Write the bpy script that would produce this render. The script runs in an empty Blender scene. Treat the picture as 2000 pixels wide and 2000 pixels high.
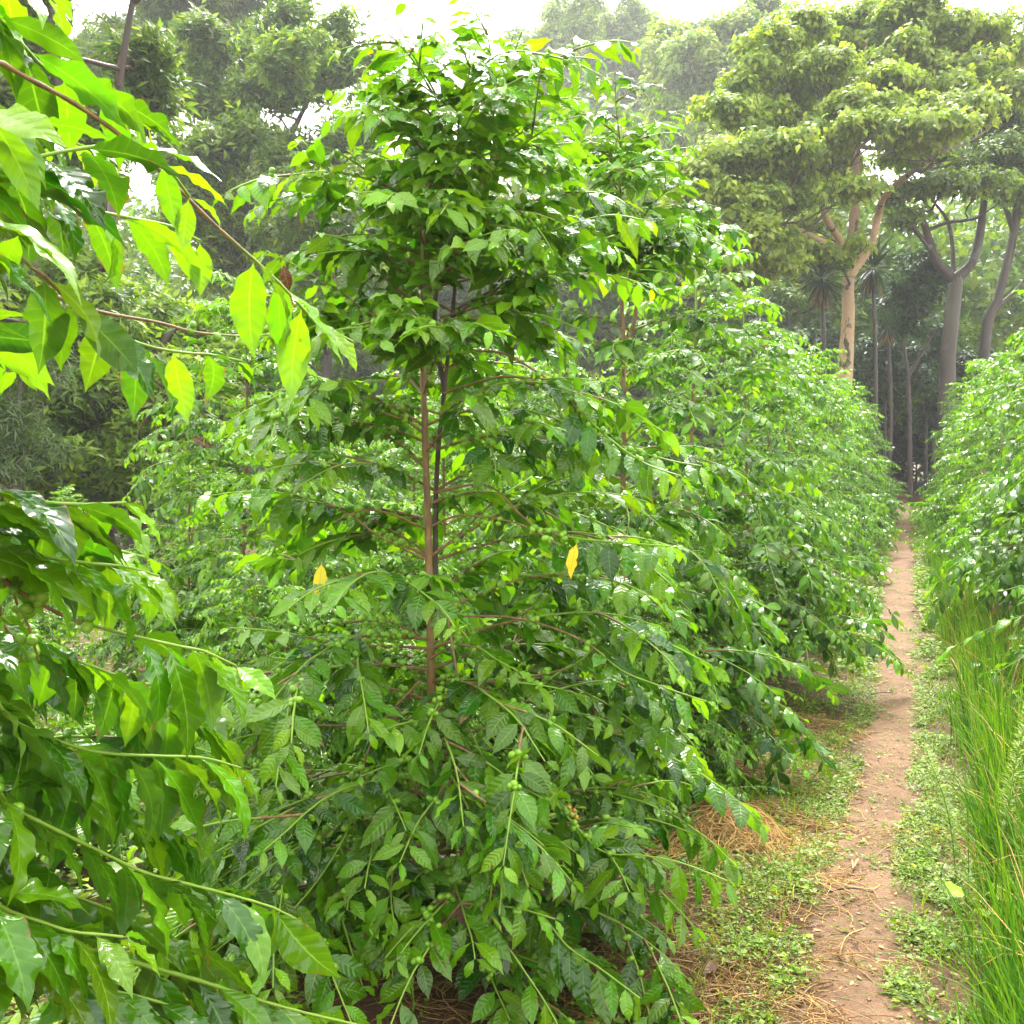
import bpy, math
import numpy as np
from mathutils import Vector

R = np.random.default_rng(11)
SC = bpy.context.scene
COL = SC.collection
UP = np.array([0., 0., 1.])

# ------------------------------------------------------------------ camera
CAM_H = 1.55
PITCH = math.atan(110 / 2000)
cam = bpy.data.cameras.new('camera'); cam.sensor_width = 24; cam.lens = 24
cam.clip_start = 0.05; cam.clip_end = 2000
camo = bpy.data.objects.new('camera', cam); COL.objects.link(camo)
camo.location = (0, 0, CAM_H); camo.rotation_euler = (math.pi / 2 - PITCH, 0, 0)
SC.camera = camo


def at(px, py, Y):
    """world point whose direction from the viewpoint is the photo pixel (2000 px frame), Y metres ahead"""
    x = (px - 1000) / 2000; y = -(py - 1000) / 2000
    c, s = math.cos(PITCH), math.sin(PITCH)
    d = np.array([x, c + y * s, y * c - s])
    return np.array([0, 0, CAM_H]) + d * (Y / d[1])


def nrm(v):
    v = np.asarray(v, float)
    return v / np.maximum(np.linalg.norm(v, axis=-1, keepdims=True), 1e-9)


# ------------------------------------------------------------------ mesh building
class MB:
    def __init__(self):
        self.v = []; self.f = []; self.a = []; self.n = 0

    def add(self, v, f, a):
        """v (n,3), f (m,4) quads (last index -1 for a triangle), a (n,4) = u, v, age, random"""
        v = np.asarray(v, np.float32).reshape(-1, 3)
        f = np.asarray(f, np.int64)
        self.v.append(v); self.a.append(np.asarray(a, np.float32).reshape(-1, 4))
        self.f.append(np.where(f < 0, -1, f + self.n)); self.n += len(v)

    def empty(self):
        return self.n == 0

    def build(self, name, mat, parent=None, smooth=True):
        me = bpy.data.meshes.new(name)
        v = np.concatenate(self.v); f = np.concatenate(self.f); a = np.concatenate(self.a)
        tri = f[:, 3] < 0
        tot = np.where(tri, 3, 4)
        idx = f.reshape(-1); idx = idx[idx >= 0]
        start = np.concatenate([[0], np.cumsum(tot)[:-1]])
        me.vertices.add(len(v)); me.vertices.foreach_set('co', v.ravel())
        me.loops.add(len(idx)); me.loops.foreach_set('vertex_index', idx.astype(np.int32))
        me.polygons.add(len(f)); me.polygons.foreach_set('loop_start', start.astype(np.int32))
        me.polygons.foreach_set('loop_total', tot.astype(np.int32))
        me.polygons.foreach_set('use_smooth', np.full(len(f), smooth))
        t = me.attributes.new('lf', 'FLOAT_COLOR', 'POINT')
        t.data.foreach_set('color', a.ravel())
        me.update(calc_edges=True)
        me.materials.append(mat)
        o = bpy.data.objects.new(name, me); COL.objects.link(o)
        if parent is not None: o.parent = parent
        return o


def empty(name, loc, rz=0):
    o = bpy.data.objects.new(name, None); COL.objects.link(o)
    o.location = tuple(float(q) for q in loc); o.rotation_euler = (0, 0, rz); o.empty_display_size = .2
    return o


def tag(o, label=None, cat=None, group=None, kind=None):
    if label: o['label'] = label
    if cat: o['category'] = cat
    if group: o['group'] = group
    if kind: o['kind'] = kind
    return o


def smooth_curve(pts, n):
    """Catmull-Rom through pts, n samples"""
    p = np.asarray(pts, float)
    if len(p) == 2:
        t = np.linspace(0, 1, n)[:, None]
        return p[0] * (1 - t) + p[1] * t
    q = np.vstack([2 * p[0] - p[1], p, 2 * p[-1] - p[-2]])
    seg = np.linalg.norm(np.diff(p, axis=0), axis=1); cs = np.concatenate([[0], np.cumsum(seg)])
    s = np.linspace(0, cs[-1], n); out = []
    for x in s:
        i = min(np.searchsorted(cs, x, 'right') - 1, len(p) - 2)
        t = (x - cs[i]) / max(seg[i], 1e-9)
        a, b, c, d = q[i], q[i + 1], q[i + 2], q[i + 3]
        out.append(.5 * (2 * b + (c - a) * t + (2 * a - 5 * b + 4 * c - d) * t * t + (3 * b - a - 3 * c + d) * t ** 3))
    return np.array(out)


def tube(mb, pts, rad, sides=6, age=None, lump=0., rv=None):
    p = np.asarray(pts, float); n = len(p)
    rad = np.broadcast_to(np.asarray(rad, float), (n,))
    t = nrm(np.gradient(p, axis=0))
    ref = np.array([.31, .17, .93]) if abs(t[0] @ UP) < .8 else np.array([.9, .3, .2])
    a = nrm(np.cross(t, ref)); b = np.cross(t, a)
    th = np.arange(sides) * 2 * math.pi / sides
    r = rad[:, None] * np.ones(sides)
    if lump: r = r * (1 + lump * R.normal(size=r.shape))
    ring = p[:, None, :] + r[..., None] * (np.cos(th)[None, :, None] * a[:, None, :] + np.sin(th)[None, :, None] * b[:, None, :])
    i = np.arange(n - 1)[:, None] * sides; j = np.arange(sides)[None, :]; k = (j + 1) % sides
    f = np.stack([i + j, i + k, i + sides + k, i + sides + j], -1).reshape(-1, 4)
    ag = np.zeros(n) if age is None else np.broadcast_to(age, (n,))
    at_ = np.zeros((n, sides, 4)); at_[..., 0] = th / 6.283; at_[..., 1] = np.linspace(0, 1, n)[:, None]
    at_[..., 2] = ag[:, None]; at_[..., 3] = R.random() if rv is None else rv
    v = np.vstack([ring.reshape(-1, 3), p[-1] + t[-1] * rad[-1] * .5]); at2 = np.vstack([at_.reshape(-1, 4), [0, 1, ag[-1], .5]])
    e = (n - 1) * sides; jj = np.arange(sides)
    cap = np.stack([e + jj, e + (jj + 1) % sides, np.full(sides, n * sides), np.full(sides, -1)], -1)
    mb.add(v, np.vstack([f, cap]), at2)


# ------------------------------------------------------------------ leaf shapes
def leaf_shape(n, m, width, fold, curl0, curl, wav, cor, seed, sway=0.):
    """a blade of unit length along +X with its upper face to +Z, n by m cells"""
    g = np.random.default_rng(seed)
    t = np.linspace(0, 1, n + 1)
    prof = np.interp(t, [0, .04, .09, .16, .26, .4, .54, .66, .76, .85, .91, .96, 1],
                     [.018, .02, .10, .42, .76, .97, 1, .88, .64, .36, .17, .07, 0.012]) * width / 2
    th = curl0 + curl * t ** 1.3
    dx = np.cos(th); dz = -np.sin(th)
    x = np.concatenate([[0], np.cumsum((dx[1:] + dx[:-1]) / 2 / n)])
    z = np.concatenate([[0], np.cumsum((dz[1:] + dz[:-1]) / 2 / n)])
    s = np.linspace(-1, 1, m + 1)
    T, S = np.meshgrid(t, s, indexing='ij')
    W = prof[:, None]
    ph = g.random(4) * 6.28
    wv = wav * W * np.where(S > 0, np.sin(T * 6.28 * 3.1 + ph[0]) + .6 * np.sin(T * 6.28 * 5.3 + ph[1]),
                            np.sin(T * 6.28 * 3.4 + ph[2]) + .6 * np.sin(T * 6.28 * 4.7 + ph[3])) * S * S
    co = cor * np.sin(6.28 * (9 * T - 1.1 * np.abs(S))) * np.abs(S) * (1.15 - np.abs(S)) * 2.2 * (W / (width / 2))
    rollv = np.abs(S) * W * math.sin(fold) - .35 * W * S * S * math.sin(max(fold, .12))
    h = wv + co + rollv
    nx, nz = np.sin(th)[:, None], np.cos(th)[:, None]
    V = np.stack([x[:, None] + h * nx, S * W * math.cos(fold) + sway * T * T * .3, z[:, None] + h * nz], -1)
    i = np.arange(n)[:, None] * (m + 1); j = np.arange(m)[None, :]
    F = np.stack([i + j, i + m + 1 + j, i + m + 2 + j, i + j + 1], -1).reshape(-1, 4)
    A = np.stack([S * .5 + .5, T], -1).reshape(-1, 2)
    return V.reshape(-1, 3), F, A


def leafset(n, m, seed, k=10, cor=.012):
    g = np.random.default_rng(seed); out = []
    for q in range(k):
        out.append(leaf_shape(n, m, g.uniform(.34, .44), g.uniform(.06, .34), g.uniform(-.3, .15), g.uniform(.3, 1.3),
                              g.uniform(.08, .21), cor * g.uniform(.4, 1.2), seed * 100 + q, g.uniform(-1, 1) * .5))
    return out


LEAF0 = leafset(28, 10, 1, 24, .014)
def fore_leaves():
    g = np.random.default_rng(77)
    return [leaf_shape(30, 10, g.uniform(.31, .41), g.uniform(.05, .30), g.uniform(-.45, .0), g.uniform(.5, 1.5), g.uniform(.08, .19), g.uniform(.008, .024), 900 + q, g.uniform(-1, 1) * .5) for q in range(16)]


LEAFN = fore_leaves()
LEAF1 = leafset(11, 6, 2, 24, .006)
LEAF15 = leafset(8, 4, 5, 14, 0)
LEAF2 = leafset(5, 2, 3, 10, 0)
_s = np.array([[0, 0, 0], [.45, .5, .06], [.45, -.5, .06], [.48, 0, 0], [1, 0, -.22]])
SIMPLE_F = np.array([[0, 2, 4, 3], [0, 3, 4, 1]])
SIMPLE_A = np.array([[.5, 0], [1, .5], [0, .5], [.5, .5], [.5, 1]])


def simple_leaf(width, tip=-.22, fold=.06):
    v = _s.copy(); v[:, 1] *= width; v[4, 2] = tip; v[1:3, 2] = fold
    return [(v, SIMPLE_F, SIMPLE_A)]


def place_leaves(mb, shapes, pos, dirs, nors, size, age, rnd):
    pos = np.asarray(pos, float)
    if len(pos) == 0: return
    d = nrm(dirs); n = np.asarray(nors, float); n = nrm(n - (n * d).sum(1)[:, None] * d); y = np.cross(n, d)
    M = np.stack([d, y, n], 1) * np.asarray(size)[:, None, None]
    which = R.integers(0, len(shapes), len(pos))
    for k, (V, F, A) in enumerate(shapes):
        w = np.where(which == k)[0]
        if len(w) == 0: continue
        P = np.einsum('vi,kij->kvj', V, M[w]) + pos[w][:, None, :]
        nv = len(V)
        f = (F[None] + (np.arange(len(w)) * nv)[:, None, None])
        a = np.zeros((len(w), nv, 4)); a[..., :2] = A[None]
        a[..., 2] = np.asarray(age)[w][:, None]; a[..., 3] = np.asarray(rnd)[w][:, None]
        mb.add(P.reshape(-1, 3), f.reshape(-1, 4), a.reshape(-1, 4))


def ico(sub):
    import bmesh
    b = bmesh.new(); bmesh.ops.create_icosphere(b, subdivisions=sub, radius=1)
    v = np.array([q.co[:] for q in b.verts]); f = np.array([[w.index for w in q.verts] + [-1] for q in b.faces]); b.free()
    return v, f


ICO2, ICO1 = ico(2), ico(1)


def cherries(mb, pts, rad, shape, ripe=None):
    V, F = shape
    pts = np.asarray(pts)
    if len(pts) == 0: return
    ax = nrm(R.normal(size=pts.shape)); e = nrm(np.cross(ax, R.normal(size=pts.shape))); g = np.cross(ax, e)
    M = np.stack([ax * 1.18, e, g], 1) * np.asarray(rad)[:, None, None]
    P = np.einsum('vi,kij->kvj', V, M) + pts[:, None, :]
    nv = len(V)
    f = np.where(F[None] < 0, -1, F[None] + (np.arange(len(pts)) * nv)[:, None, None])
    a = np.zeros((len(pts), nv, 4)); a[..., 0] = V[None, :, 0] * .5 + .5
    a[..., 2] = 0 if ripe is None else np.asarray(ripe)[:, None]
    a[..., 3] = R.random(len(pts))[:, None]
    mb.add(P.reshape(-1, 3), f.reshape(-1, 4), a.reshape(-1, 4))


# ------------------------------------------------------------------ materials
def new_mat(name):
    m = bpy.data.materials.new(name); m.use_nodes = True
    nt = m.node_tree; nt.nodes.clear()
    out = nt.nodes.new('ShaderNodeOutputMaterial')
    return m, nt, out


def N(nt, typ, **kw):
    n = nt.nodes.new(typ)
    for k, v in kw.items():
        if k in n.inputs: n.inputs[k].default_value = v
        else: setattr(n, k, v)
    return n


def mathn(nt, op, a, b=None):
    n = nt.nodes.new('ShaderNodeMath'); n.operation = op
    for i, x in enumerate((a, b)):
        if x is None: continue
        if isinstance(x, (int, float)): n.inputs[i].default_value = x
        else: nt.links.new(x, n.inputs[i])
    return n.outputs[0]


def mixc(nt, fac, a, b, mode='MIX'):
    n = nt.nodes.new('ShaderNodeMix'); n.data_type = 'RGBA'; n.blend_type = mode
    for s, x in ((n.inputs[0], fac), (n.inputs[6], a), (n.inputs[7], b)):
        if isinstance(x, (int, float)): s.default_value = x
        elif isinstance(x, tuple): s.default_value = (*x, 1)
        else: nt.links.new(x, s)
    return n.outputs[2]


def leaf_attr(nt):
    a = N(nt, 'ShaderNodeAttribute', attribute_name='lf')
    s = N(nt, 'ShaderNodeSeparateColor'); nt.links.new(a.outputs['Color'], s.inputs[0])
    return s.outputs[0], s.outputs[1], s.outputs[2], a.outputs['Alpha']


def leaf_mat(name, old, young, trans, rough=.3, tfac=.35, veins=True, spec=.5, vmin=.6, vmax=1.3, under=(.5, .25), bump=.28, spots=False):
    m, nt, out = new_mat(name); L = nt.links
    u, v, age, rnd = leaf_attr(nt)
    c = mixc(nt, age, old, young)
    br = N(nt, 'ShaderNodeMapRange'); L.new(rnd, br.inputs[0]); br.inputs[3].default_value = vmin; br.inputs[4].default_value = vmax
    hs = N(nt, 'ShaderNodeHueSaturation'); L.new(c, hs.inputs['Color']); L.new(br.outputs[0], hs.inputs['Value'])
    r2 = mathn(nt, 'FRACT', mathn(nt, 'MULTIPLY', rnd, 7.31))
    hr = N(nt, 'ShaderNodeMapRange'); L.new(r2, hr.inputs[0]); hr.inputs[3].default_value = .482; hr.inputs[4].default_value = .512
    L.new(hr.outputs[0], hs.inputs['Hue'])
    c = hs.outputs[0]
    h = None
    if veins:
        au = mathn(nt, 'ABSOLUTE', mathn(nt, 'SUBTRACT', mathn(nt, 'MULTIPLY', u, 2.), 1.))
        mid = mathn(nt, 'LESS_THAN', au, .05)
        ph = mathn(nt, 'SUBTRACT', mathn(nt, 'MULTIPLY', v, 9.), mathn(nt, 'MULTIPLY', au, 1.1))
        sv = mathn(nt, 'SINE', mathn(nt, 'MULTIPLY', ph, 6.2832))
        svl = mathn(nt, 'POWER', mathn(nt, 'MAXIMUM', sv, 0.), 14.)
        vein = mathn(nt, 'MAXIMUM', mid, mathn(nt, 'MULTIPLY', svl, .35))
        c = mixc(nt, mathn(nt, 'MULTIPLY', vein, .6), c, mixc(nt, age, (.10, .24, .03), (.26, .48, .06)))
        h = mathn(nt, 'ADD', mathn(nt, 'MULTIPLY', sv, -.5), mathn(nt, 'MULTIPLY', mid, -.6))
    if spots:
        no = N(nt, 'ShaderNodeTexNoise', Scale=60., Detail=2.); tc = N(nt, 'ShaderNodeTexCoord'); L.new(tc.outputs['Object'], no.inputs['Vector'])
        sp = N(nt, 'ShaderNodeMapRange'); L.new(no.outputs[0], sp.inputs[0]); sp.inputs[1].default_value = .71; sp.inputs[2].default_value = .75
        c = mixc(nt, mathn(nt, 'MULTIPLY', sp.outputs[0], .8), c, (.10, .07, .02))
        # browned margins and tips on some of the leaves
        n4 = N(nt, 'ShaderNodeTexNoise', Scale=22., Detail=4.); L.new(tc.outputs['Object'], n4.inputs['Vector'])
        ed = mathn(nt, 'MAXIMUM', mathn(nt, 'ABSOLUTE', mathn(nt, 'SUBTRACT', mathn(nt, 'MULTIPLY', u, 2.), 1.)), v)
        br_ = N(nt, 'ShaderNodeMapRange'); L.new(mathn(nt, 'ADD', ed, mathn(nt, 'MULTIPLY', n4.outputs[0], .9)), br_.inputs[0]); br_.inputs[1].default_value = 1.42; br_.inputs[2].default_value = 1.5
        c = mixc(nt, mathn(nt, 'MULTIPLY', br_.outputs[0], mathn(nt, 'GREATER_THAN', r2, .62)), c, (.16, .09, .03))
        # blotchy paler tone across the blade
        n5 = N(nt, 'ShaderNodeTexNoise', Scale=9., Detail=3.); L.new(tc.outputs['Object'], n5.inputs['Vector'])
        c = mixc(nt, mathn(nt, 'MULTIPLY', n5.outputs[0], .35), c, mixc(nt, 1., c, (1.9, 1.6, 1.2), 'MULTIPLY'))
    geo = N(nt, 'ShaderNodeNewGeometry')
    cu = mixc(nt, under[0], c, (.10, .26, .03))
    top = mixc(nt, geo.outputs['Backfacing'], c, cu)
    p = N(nt, 'ShaderNodeBsdfPrincipled')
    L.new(top, p.inputs['Base Color'])
    ro = N(nt, 'ShaderNodeMapRange'); L.new(geo.outputs['Backfacing'], ro.inputs[0]); ro.inputs[3].default_value = rough; ro.inputs[4].default_value = min(.7, rough + .25)
    L.new(ro.outputs[0], p.inputs['Roughness']); p.inputs['Specular IOR Level'].default_value = spec
    if h is not None and bump:
        b = N(nt, 'ShaderNodeBump', Strength=bump, Distance=.004); L.new(h, b.inputs['Height']); L.new(b.outputs[0], p.inputs['Normal'])
    tr = N(nt, 'ShaderNodeBsdfTranslucent')
    tcx = mixc(nt, 1., c, trans, 'MULTIPLY'); L.new(tcx, tr.inputs[0])
    ms = N(nt, 'ShaderNodeMixShader'); ms.inputs[0].default_value = tfac
    L.new(p.outputs[0], ms.inputs[1]); L.new(tr.outputs[0], ms.inputs[2]); L.new(ms.outputs[0], out.inputs[0])
    return m


M_COFFEE = leaf_mat('coffee_leaf', (.018, .092, .002), (.14, .345, .004), (2.1, 1.9, .4), rough=.16, tfac=.34, spec=.56, spots=True)
M_COFFEE_FAR = leaf_mat('coffee_leaf_far', (.022, .104, .003), (.16, .375, .004), (2.4, 2.0, .4), rough=.2, tfac=.34, veins=False, spec=.55)
M_YELLOW = leaf_mat('yellow_leaf', (.85, .70, .02), (.9, .76, .03), (1.1, 1.1, .8), rough=.4, tfac=.5, bump=.2, spots=True, under=(.1, 0))
M_BROWN = leaf_mat('brown_leaf', (.075, .022, .013), (.14, .05, .02), (1.2, 1.0, .8), rough=.4, tfac=.15, bump=.3, under=(0, 0))
M_TREE_A = leaf_mat('evergreen_leaf', (.05, .125, .016), (.25, .38, .03), (2.1, 1.9, .9), rough=.4, tfac=.38, veins=False, vmin=.6, vmax=1.35)
M_TREE_B = leaf_mat('shade_tree_leaf', (.095, .19, .025), (.36, .47, .05), (1.9, 1.8, .9), rough=.42, tfac=.42, veins=False, vmin=.7, vmax=1.3)
M_TREE_C = leaf_mat('pale_leaf', (.07, .12, .045), (.13, .20, .06), (1.9, 1.9, 1.3), rough=.45, tfac=.35, veins=False)
M_TREE_D = leaf_mat('dark_leaf', (.020, .055, .016), (.06, .13, .025), (2.0, 2.0, 1.2), rough=.4, tfac=.3, veins=False)
M_SPIKY = leaf_mat('spiky_leaf', (.015, .04, .018), (.03, .07, .025), (1.8, 1.8, 1.2), rough=.35, tfac=.2, veins=False)
M_WEED = leaf_mat('weed_leaf', (.07, .17, .010), (.30, .44, .028), (2.0, 1.8, .7), rough=.42, tfac=.35, veins=False, vmin=.55, vmax=1.25)
M_GRASS = leaf_mat('grass_blade', (.030, .125, .005), (.17, .35, .012), (2.0, 1.8, .9), rough=.34, tfac=.34, veins=False, vmin=.6, vmax=1.2)
M_STRAW = leaf_mat('straw', (.17, .082, .024), (.68, .45, .14), (1.2, 1.1, .8), rough=.5, tfac=.12, veins=False, under=(0, 0))


def stem_mat(name, wood, wood2, green, scale=40):
    m, nt, out = new_mat(name); L = nt.links
    u, v, age, rnd = leaf_attr(nt)
    tc = N(nt, 'ShaderNodeTexCoord')
    no = N(nt, 'ShaderNodeTexNoise', Scale=float(scale), Detail=5., Roughness=.65)
    mp = N(nt, 'ShaderNodeMapping'); mp.inputs['Scale'].default_value = (1, 1, .25)
    L.new(tc.outputs['Object'], mp.inputs[0]); L.new(mp.outputs[0], no.inputs['Vector'])
    w = N(nt, 'ShaderNodeMapRange'); L.new(no.outputs[0], w.inputs[0]); w.inputs[1].default_value = .38; w.inputs[2].default_value = .62
    c = mixc(nt, w.outputs[0], wood, wood2)
    n2 = N(nt, 'ShaderNodeTexNoise', Scale=float(scale) * .55, Detail=3.); L.new(tc.outputs['Object'], n2.inputs['Vector'])
    li = N(nt, 'ShaderNodeMapRange'); L.new(n2.outputs[0], li.inputs[0]); li.inputs[1].default_value = .60; li.inputs[2].default_value = .66
    c = mixc(nt, mathn(nt, 'MULTIPLY', li.outputs[0], .55), c, tuple(.5 * q + .10 for q in wood))      # lichen
    ag = N(nt, 'ShaderNodeMapRange'); L.new(age, ag.inputs[0]); ag.inputs[1].default_value = .35; ag.inputs[2].default_value = .65
    c = mixc(nt, ag.outputs[0], c, green)
    p = N(nt, 'ShaderNodeBsdfPrincipled', Roughness=.5); L.new(c, p.inputs['Base Color'])
    b = N(nt, 'ShaderNodeBump', Strength=.6, Distance=.004); L.new(no.outputs[0], b.inputs['Height']); L.new(b.outputs[0], p.inputs['Normal'])
    L.new(p.outputs[0], out.inputs[0])
    return m


M_STEM = stem_mat('coffee_stem', (.28, .165, .06), (.14, .082, .04), (.20, .34, .03), 45)
M_STEM_DARK = stem_mat('dark_stem', (.09, .055, .036), (.035, .024, .018), (.15, .26, .03), 45)
M_BARK = stem_mat('dark_bark', (.075, .055, .042), (.028, .024, .020), (.08, .07, .05), 3)
M_BARK_RED = stem_mat('reddish_bark', (.12, .062, .045), (.045, .026, .022), (.08, .07, .05), 3)
M_BARK_GREY = stem_mat('grey_bark', (.16, .13, .10), (.07, .06, .05), (.08, .07, .05), 2)


def pale_bark():
    m, nt, out = new_mat('pale_mottled_bark'); L = nt.links
    tc = N(nt, 'ShaderNodeTexCoord')
    n1 = N(nt, 'ShaderNodeTexNoise', Scale=2.6, Detail=6., Roughness=.62)
    n2 = N(nt, 'ShaderNodeTexNoise', Scale=14., Detail=4.)
    mp = N(nt, 'ShaderNodeMapping'); mp.inputs['Scale'].default_value = (1, 1, .45)
    L.new(tc.outputs['Object'], mp.inputs[0]); L.new(mp.outputs[0], n1.inputs['Vector']); L.new(tc.outputs['Object'], n2.inputs['Vector'])
    r1 = N(nt, 'ShaderNodeMapRange'); L.new(n1.outputs[0], r1.inputs[0]); r1.inputs[1].default_value = .56; r1.inputs[2].default_value = .60
    r2 = N(nt, 'ShaderNodeMapRange'); L.new(n2.outputs[0], r2.inputs[0]); r2.inputs[1].default_value = .45; r2.inputs[2].default_value = .65
    c = mixc(nt, mathn(nt, 'MULTIPLY', r2.outputs[0], .5), (.52, .36, .21), (.36, .24, .14))
    u, v, age, rnd = leaf_attr(nt)
    c = mixc(nt, age, c, (.15, .115, .075))
    c = mixc(nt, r1.outputs[0], c, (.055, .065, .028))
    p = N(nt, 'ShaderNodeBsdfPrincipled', Roughness=.75); L.new(c, p.inputs['Base Color'])
    b = N(nt, 'ShaderNodeBump', Strength=.4, Distance=.02); L.new(n1.outputs[0], b.inputs['Height']); L.new(b.outputs[0], p.inputs['Normal'])
    L.new(p.outputs[0], out.inputs[0]); return m


M_PALE = pale_bark()


def cherry_mat():
    m, nt, out = new_mat('coffee_cherry'); L = nt.links
    u, v, age, rnd = leaf_attr(nt)
    c = mixc(nt, rnd, (.11, .28, .012), (.24, .46, .03))
    c = mixc(nt, age, c, (.40, .075, .012))
    p = N(nt, 'ShaderNodeBsdfPrincipled', Roughness=.28); L.new(c, p.inputs['Base Color'])
    p.inputs['Specular IOR Level'].default_value = .5
    p.inputs['Subsurface Weight'].default_value = 0.0
    L.new(p.outputs[0], out.inputs[0]); return m


M_CHERRY = cherry_mat()


def soil_mat(name, a, b, c2, s1=1.4, s2=38., spec=.3, rough=.75, edge=None):
    m, nt, out = new_mat(name); L = nt.links
    tc = N(nt, 'ShaderNodeTexCoord')
    n1 = N(nt, 'ShaderNodeTexNoise', Scale=s1, Detail=8., Roughness=.65); L.new(tc.outputs['Object'], n1.inputs['Vector'])
    n2 = N(nt, 'ShaderNodeTexNoise', Scale=s2, Detail=6., Roughness=.7); L.new(tc.outputs['Object'], n2.inputs['Vector'])
    r1 = N(nt, 'ShaderNodeMapRange'); L.new(n1.outputs[0], r1.inputs[0]); r1.inputs[1].default_value = .35; r1.inputs[2].default_value = .65
    r2 = N(nt, 'ShaderNodeMapRange'); L.new(n2.outputs[0], r2.inputs[0]); r2.inputs[1].default_value = .5; r2.inputs[2].default_value = .68
    c = mixc(nt, r1.outputs[0], a, b); c = mixc(nt, mathn(nt, 'MULTIPLY', r2.outputs[0], .55), c, c2)
    if edge:   # the trodden red earth thins out into dark soil towards the verges
        u, v, ag, rn = leaf_attr(nt)
        n3 = N(nt, 'ShaderNodeTexNoise', Scale=7., Detail=6., Roughness=.7); L.new(tc.outputs['Object'], n3.inputs['Vector'])
        e = N(nt, 'ShaderNodeMapRange'); L.new(mathn(nt, 'ADD', u, mathn(nt, 'MULTIPLY', mathn(nt, 'SUBTRACT', n3.outputs[0], .5), 1.7)), e.inputs[0])
        e.inputs[1].default_value = .52; e.inputs[2].default_value = .86
        c = mixc(nt, e.outputs[0], c, edge)
    p = N(nt, 'ShaderNodeBsdfPrincipled', Roughness=rough); L.new(c, p.inputs['Base Color']); p.inputs['Specular IOR Level'].default_value = spec
    bb = N(nt, 'ShaderNodeBump', Strength=1., Distance=.05)
    L.new(mathn(nt, 'ADD', mathn(nt, 'MULTIPLY', n1.outputs[0], .6), mathn(nt, 'MULTIPLY', n2.outputs[0], .5)), bb.inputs['Height'])
    L.new(bb.outputs[0], p.inputs['Normal']); L.new(p.outputs[0], out.inputs[0]); return m


M_SOIL = soil_mat('wet_soil', (.085, .043, .021), (.15, .082, .038), (.045, .023, .013))
M_PATH = soil_mat('red_path_soil', (.29, .168, .098), (.175, .100, .056), (.105, .060, .033), 3.2, 24., edge=(.115, .066, .030))

# ------------------------------------------------------------------ ground
PATH_Y = np.array([-6, 0, 2.88, 3.37, 4.05, 5.07, 6.1, 8.8, 12.4, 21.4, 30, 42, 60])
PATH_X = np.array([-2.5, -.15, .97, 1.15, 1.44, 1.90, 2.32, 3.33, 4.71, 8.2, 11.5, 16.1, 23.])


def path_x(y): return np.interp(y, PATH_Y, PATH_X)


def ground_z(x, y):
    d = np.abs(x - path_x(y))
    w = np.clip((d - .36) / .5, 0, 1)
    return (.020 * np.sin(x * 2.3 + 1.1) * np.sin(y * 1.7) + .014 * np.sin(x * 5.1 + y * 3.7) + .010 * np.sin(x * 9.7 - y * 8.1)) * w + .05 * w


def axis(lo, hi, step, far):
    a = np.arange(lo, hi + 1e-6, step); g = []; q = hi; s = step
    while q < far: s *= 1.5; q += s; g.append(q)
    l = []; q = lo; s = step
    while q > -far: s *= 1.5; q -= s; l.append(q)
    return np.array(l[::-1] + list(a) + g)


gx, gy = axis(-8, 14, .12, 420), axis(-1, 26, .12, 420)
X, Y_ = np.meshgrid(gx, gy, indexing='ij')
fade = np.exp(-np.maximum(0, np.hypot(X - 3, Y_ - 12) - 25) / 20)
Z = ground_z(X, Y_) * fade
mb = MB(); n2 = len(gy)
i = np.arange(len(gx) - 1)[:, None] * n2; j = np.arange(n2 - 1)[None, :]
mb.add(np.stack([X, Y_, Z], -1), np.stack([i + j, i + n2 + j, i + n2 + j + 1, i + j + 1], -1).reshape(-1, 4), np.zeros((X.size, 4)))
tag(mb.build('ground', M_SOIL), kind='structure')

# the red earth path, 4 mm above the ground, ragged edges
ys = np.concatenate([np.arange(-1, 12, .05), np.arange(12, 60, .2)])
mb = MB(); m = 9; s = np.linspace(-1, 1, m)
hw = .27 + .02 * np.sin(ys * 41) + .025 * np.sin(ys * 29 + 2) + .05 * np.sin(ys * 2.9 + .5) + .035 * np.sin(ys * 7.1) + .02 * np.sin(ys * 17.3 + 1)
cx = path_x(ys) + .03 * np.sin(ys * 1.7) + .02 * np.sin(ys * 4.3)
hl = hw * (1 + .15 * np.sin(ys * 11.3)); 
px_ = cx[:, None] + np.where(s[None] < 0, s[None] * hl[:, None], s[None] * hw[:, None] * (1 + .15 * np.sin(ys * 9.1 + 2))[:, None])
py_ = np.repeat(ys[:, None], m, 1)
pz_ = ground_z(px_, py_) + .004 + .006 * (1 - s[None] ** 2)
i = np.arange(len(ys) - 1)[:, None] * m; j = np.arange(m - 1)[None, :]
mb.add(np.stack([px_, py_, pz_], -1), np.stack([i + j, i + j + 1, i + m + j + 1, i + m + j], -1).reshape(-1, 4), np.stack([np.abs(np.repeat(s[None], len(ys), 0)).ravel()] + [np.zeros(px_.size)] * 3, 1))
tag(mb.build('path', M_PATH), kind='structure')


# ------------------------------------------------------------------ coffee bushes
class Branch:
    def __init__(self): self.stem = MB(); self.leaves = MB(); self.fruit = []


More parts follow.
